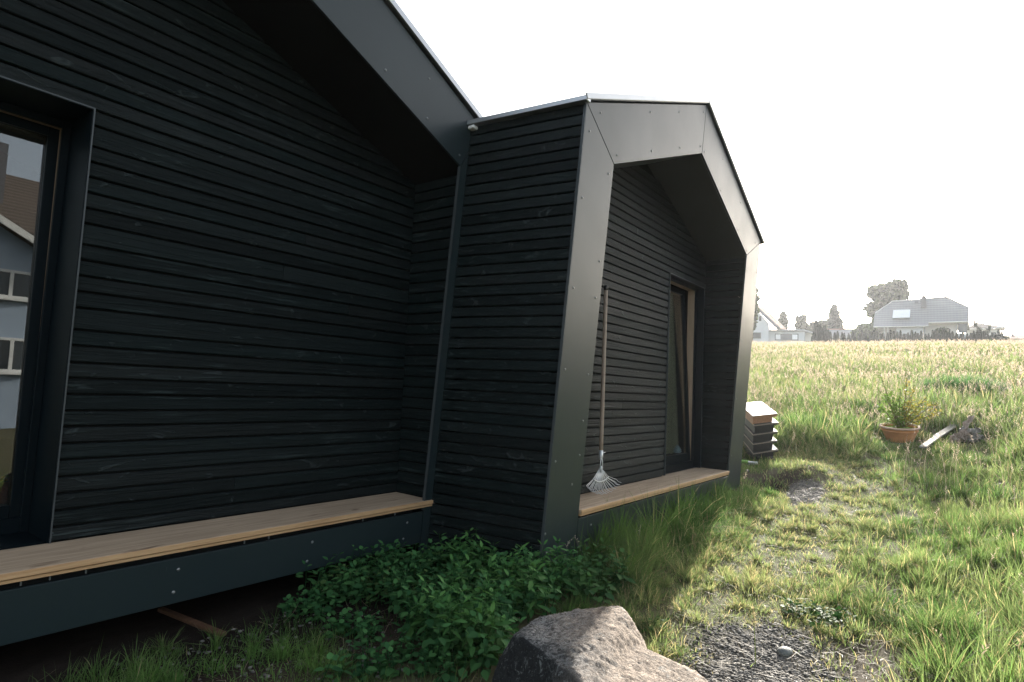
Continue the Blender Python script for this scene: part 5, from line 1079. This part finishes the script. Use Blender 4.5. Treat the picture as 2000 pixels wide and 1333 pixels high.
# broad leaved weeds
lt = np.array([(0, 0, 0), (.30, -.30, .04), (.66, -.24, .03), (1, 0, -.06), (.66, .24, .03), (.30, .30, .04), (.30, 0, -.03), (.66, 0, -.03)]); lf = [(0, 1, 6), (0, 6, 5), (1, 2, 7, 6), (6, 7, 4, 5), (2, 3, 7), (7, 3, 4)]
def weeds(C0, R_, hmax, nst, lsz, cols, name, label, pairs=5, cat='weeds', kind='stuff', leafw=1.0):
    LVs = []; LCs = []; SV = MB()
    for i in range(nst):
        c = C0[RS.randint(len(C0))]; r = R_*sqrt(RS.rand()); a = RS.rand()*2*pi; x, y = c[0]+r*cos(a), c[1]+r*sin(a)
        if y > 1.97 and 3.0 < x < 7 or (y > 2.9 and x < 3.05): continue
        if polymask(np.array([[x, y]]), ROCK, 0.01)[0] > 0.5: continue
        z = float(gz(x, y)); h = hmax*(0.45+0.55*RS.rand()); ln = np.array([RS.normal()*0.18, RS.normal()*0.18-0.05, 1.0])*h; base = np.array([x, y, z])
        SV.tube([base, base+ln*0.5+RS.normal(size=3)*0.006, base+ln], [0.0022, 0.0018, 0.001], 4, tuple(cols[0]), cap=False); ph = RS.rand()*pi
        for j in range(pairs):
            k = 0.25+0.75*(j+0.5)/pairs; p = base+ln*k; ph += pi/2+RS.normal()*0.2
            for s in (0, 1):
                ang = ph+pi*s; el = -0.15+0.55*(k > 0.85)+RS.normal()*0.25; d = np.array([cos(ang)*cos(el), sin(ang)*cos(el), sin(el)]); sd = np.array([-sin(ang), cos(ang), RS.normal()*0.25]); sd /= np.linalg.norm(sd); nn = np.cross(d, sd)
                L_ = lsz*(0.65+0.5*RS.rand())*(1.0 if k < 0.8 else 0.7); LVs.append(p+lt[:, 0:1]*d*L_+lt[:, 1:2]*sd*L_*leafw+lt[:, 2:3]*nn*L_+d*0.012)
                u = RS.rand(); cc = np.array(cols[0])*(1-u)+np.array(cols[1])*u; cc = cc*(1+0.35*(k > 0.8)); LCs.append(np.tile(cc, (8, 1)))
    LVs = np.array(LVs); LCs = np.array(LCs); n1 = len(LVs)
    if kind == 'stuff':
        o = template_mesh(name, LVs, lf, n1, LCs, M['leaf']); tag(o, label, cat, kind='stuff')
        # stems join the same object through a child
        s_ = SV.build('stems', M['leaf'], o); return o
    o = thing(name, label, cat, (C0[0][0], C0[0][1], float(gz(C0[0][0], C0[0][1])))); SV.build('stem', M['leaf'], o); template_mesh('leaves', LVs, lf, n1, LCs, M['leaf'], o); return o
DG = ((0.024, 0.080, 0.030), (0.062, 0.155, 0.050)); LG = ((0.025, 0.07, 0.018), (0.05, 0.115, 0.028))
WP = [hit(x, y)[0][:2] for x, y in [(660, 1165), (700, 1150), (740, 1140), (790, 1135), (840, 1130), (890, 1130), (940, 1128), (990, 1125), (1040, 1130), (1070, 1140), (760, 1170), (820, 1175), (880, 1175), (940, 1170), (1000, 1170), (1050, 1165), (850, 1215), (900, 1220), (950, 1210), (1000, 1195), (860, 1260), (910, 1265), (935, 1290)]]
weeds(WP, 0.20, 0.23, 500, 0.056, DG, 'nettle_patch', 'dense dark green broad leaved weeds in front of the side wall')
WPb = WP[5:10]+WP[13:16]+WP[17:]; ND = ((0.035, 0.105, 0.030), (0.085, 0.19, 0.055))
weeds(WPb, 0.15, 0.30, 120, 0.078, ND, 'tall_nettles', 'taller lighter green nettles rising out of the dark weeds beside the boulder', 5, leafw=0.62)
weeds(WP[:14], 0.16, 0.17, 160, 0.036, ((0.04, 0.09, 0.03), (0.09, 0.15, 0.05)), 'ground_ivy', 'small leaved creeping plants mixed through the dark weeds', 4, leafw=1.4)
WP2 = [hit(x, y)[0][:2] for x, y in [(700, 1240), (740, 1300), (690, 1320), (600, 1200), (640, 1185), (820, 1300), (870, 1310)]]
weeds(WP2, 0.13, 0.10, 110, 0.045, DG, 'low_weeds', 'low round leaved weeds on the soil left of the boulder', 3, leafw=1.3)
WP3 = [hit(x, y)[0][:2] for x, y in [(1110, 1150), (1150, 1170), (1180, 1150), (1120, 1110), (1160, 1120)]]
weeds(WP3, 0.12, 0.22, 60, 0.06, ((0.03, 0.085, 0.03), (0.06, 0.13, 0.04)), 'dock_patch', 'broad leaved weeds mixed with grass at the foot of the near frame column', 4)
WP4 = [hit(x, y)[0][:2] for x, y in [(1620, 1230), (1590, 1205), (1640, 1215), (1560, 1200), (1300, 1230), (1960, 1200), (1985, 1290)]]
weeds(WP4, 0.10, 0.07, 60, 0.035, LG, 'clover', 'low fresh green clover and plantain at the edge of the gravel', 3, leafw=1.3)
for (x, y, h, lab) in [(955, 1300, 0.26, 'bright green nettle standing against the left side of the boulder'), (1075, 1290, 0.0, None)]:
    if lab: weeds([hit(x, y)[0][:2]+np.array([-0.02, 0.0])], 0.04, h, 5, 0.075, LG, 'nettle', lab, 5, 'weed', 'thing', 0.8)
# dark green tussock in the meadow
bp, bt = hit(1880, 775)
def tussock(name, label, cen, R_, h, n, col0, w_, al=1.0):
    a = RS.rand(n)*2*pi; r = R_*np.sqrt(RS.rand(n)); uu = cen[:2]/np.linalg.norm(cen[:2]); P = cen[:2]+np.stack([np.cos(a)*r, np.sin(a)*r], 1); col = np.array(col0)*(0.6+0.8*RS.rand(n))[:, None]
    v, c = blades(P, h*(0.5+0.6*RS.rand(n))*(1.1-0.5*(r/R_)), np.full(n, w_), col, 0.5, dira=a); o = thing(name, label, cat_, cen); template_mesh('blade_tuft', v, BF, n, c, M['grass'], o)
cat_ = 'grass tussock'; tussock('grass_tussock', 'darker green tussock standing in the pale meadow grass beyond the planter', bp, 0.85, 0.62, 5200, (0.055, 0.12, 0.045), 0.011)
bq, _ = hit(1565, 850); tussock('grass_tussock', 'lush dark green tuft of long grass right of the tray stack', bq, 0.6, 0.42, 3800, (0.04, 0.10, 0.028), 0.008)
bq, _ = hit(1640, 845); tussock('grass_tussock', 'dark green grass tuft midway between the tray stack and the planter', bq, 0.55, 0.36, 3000, (0.045, 0.11, 0.03), 0.008)

# tall single grasses in front
def tallgrass(x, y, h, lean, label, heady=True):
    c_, _ = hit(x, y); u = np.array([Rv[0], Rv[1], 0])*lean; mb = MB(); pts = [c_+np.array([0, 0, h*k])+u*k*k*h for k in np.linspace(0, 1, 8)]; col = (0.20, 0.24, 0.08)
    o = thing('grass_stalk', label, 'grass stalk', c_); mb.tube(pts, list(np.linspace(0.0022, 0.0008, 8)), 5, col); mb.build('stalk', M['grass'], o)
    V_ = []; C_ = []
    for i in range(46):
        k = 0.68+0.34*i/46; p = c_+np.array([0, 0, h*k])+u*k*k*h; d = RS.normal(size=3); d[2] = abs(d[2])+0.8; d /= np.linalg.norm(d); q = np.cross(d, RS.normal(size=3)); q /= np.linalg.norm(q); l = 0.012+0.014*(1-i/46)
        V_.append([p, p+d*l*.5+q*.0022, p+d*l, p+d*l*.5-q*.0022]); C_.append([(0.40, 0.36, 0.22)]*4)
    template_mesh('seed_head', np.array(V_), [(0, 1, 2, 3)], len(V_), np.array(C_), M['straw'], o)
tallgrass(1150, 1420, 0.36, -0.15, 'ripe grass stalk crossing in front of the dark side of the boulder')
tallgrass(1960, 1430, 0.42, 0.3, 'tall grass stalk at the lower right corner')
tallgrass(1475, 1300, 0.24, -0.06, 'upright green stalk standing in the gravel')
tallgrass(1120, 1100, 0.30, 0.25, 'bent grass stalk in front of the near frame column')
tallgrass(1190, 1060, 0.32, -0.1, 'thin grass stalk before the near bench fascia')

# ------------------------------------------------------------------ haze in the air
mb = MB(); mb.box(-30, 135, -28, 70, -4.0, 26.5)
hz = NT('air_haze'); pv = hz.n('ShaderNodeVolumePrincipled'); pv.inputs['Color'].default_value = (0.92, 0.95, 1.0, 1); pv.inputs['Density'].default_value = 0.00045; pv.inputs['Anisotropy'].default_value = 0.45
hz.t.links.new(pv.outputs[0], hz.out.inputs['Volume'])
if True:
    o = mb.build('haze', hz.m, None); tag(o, kind='stuff')
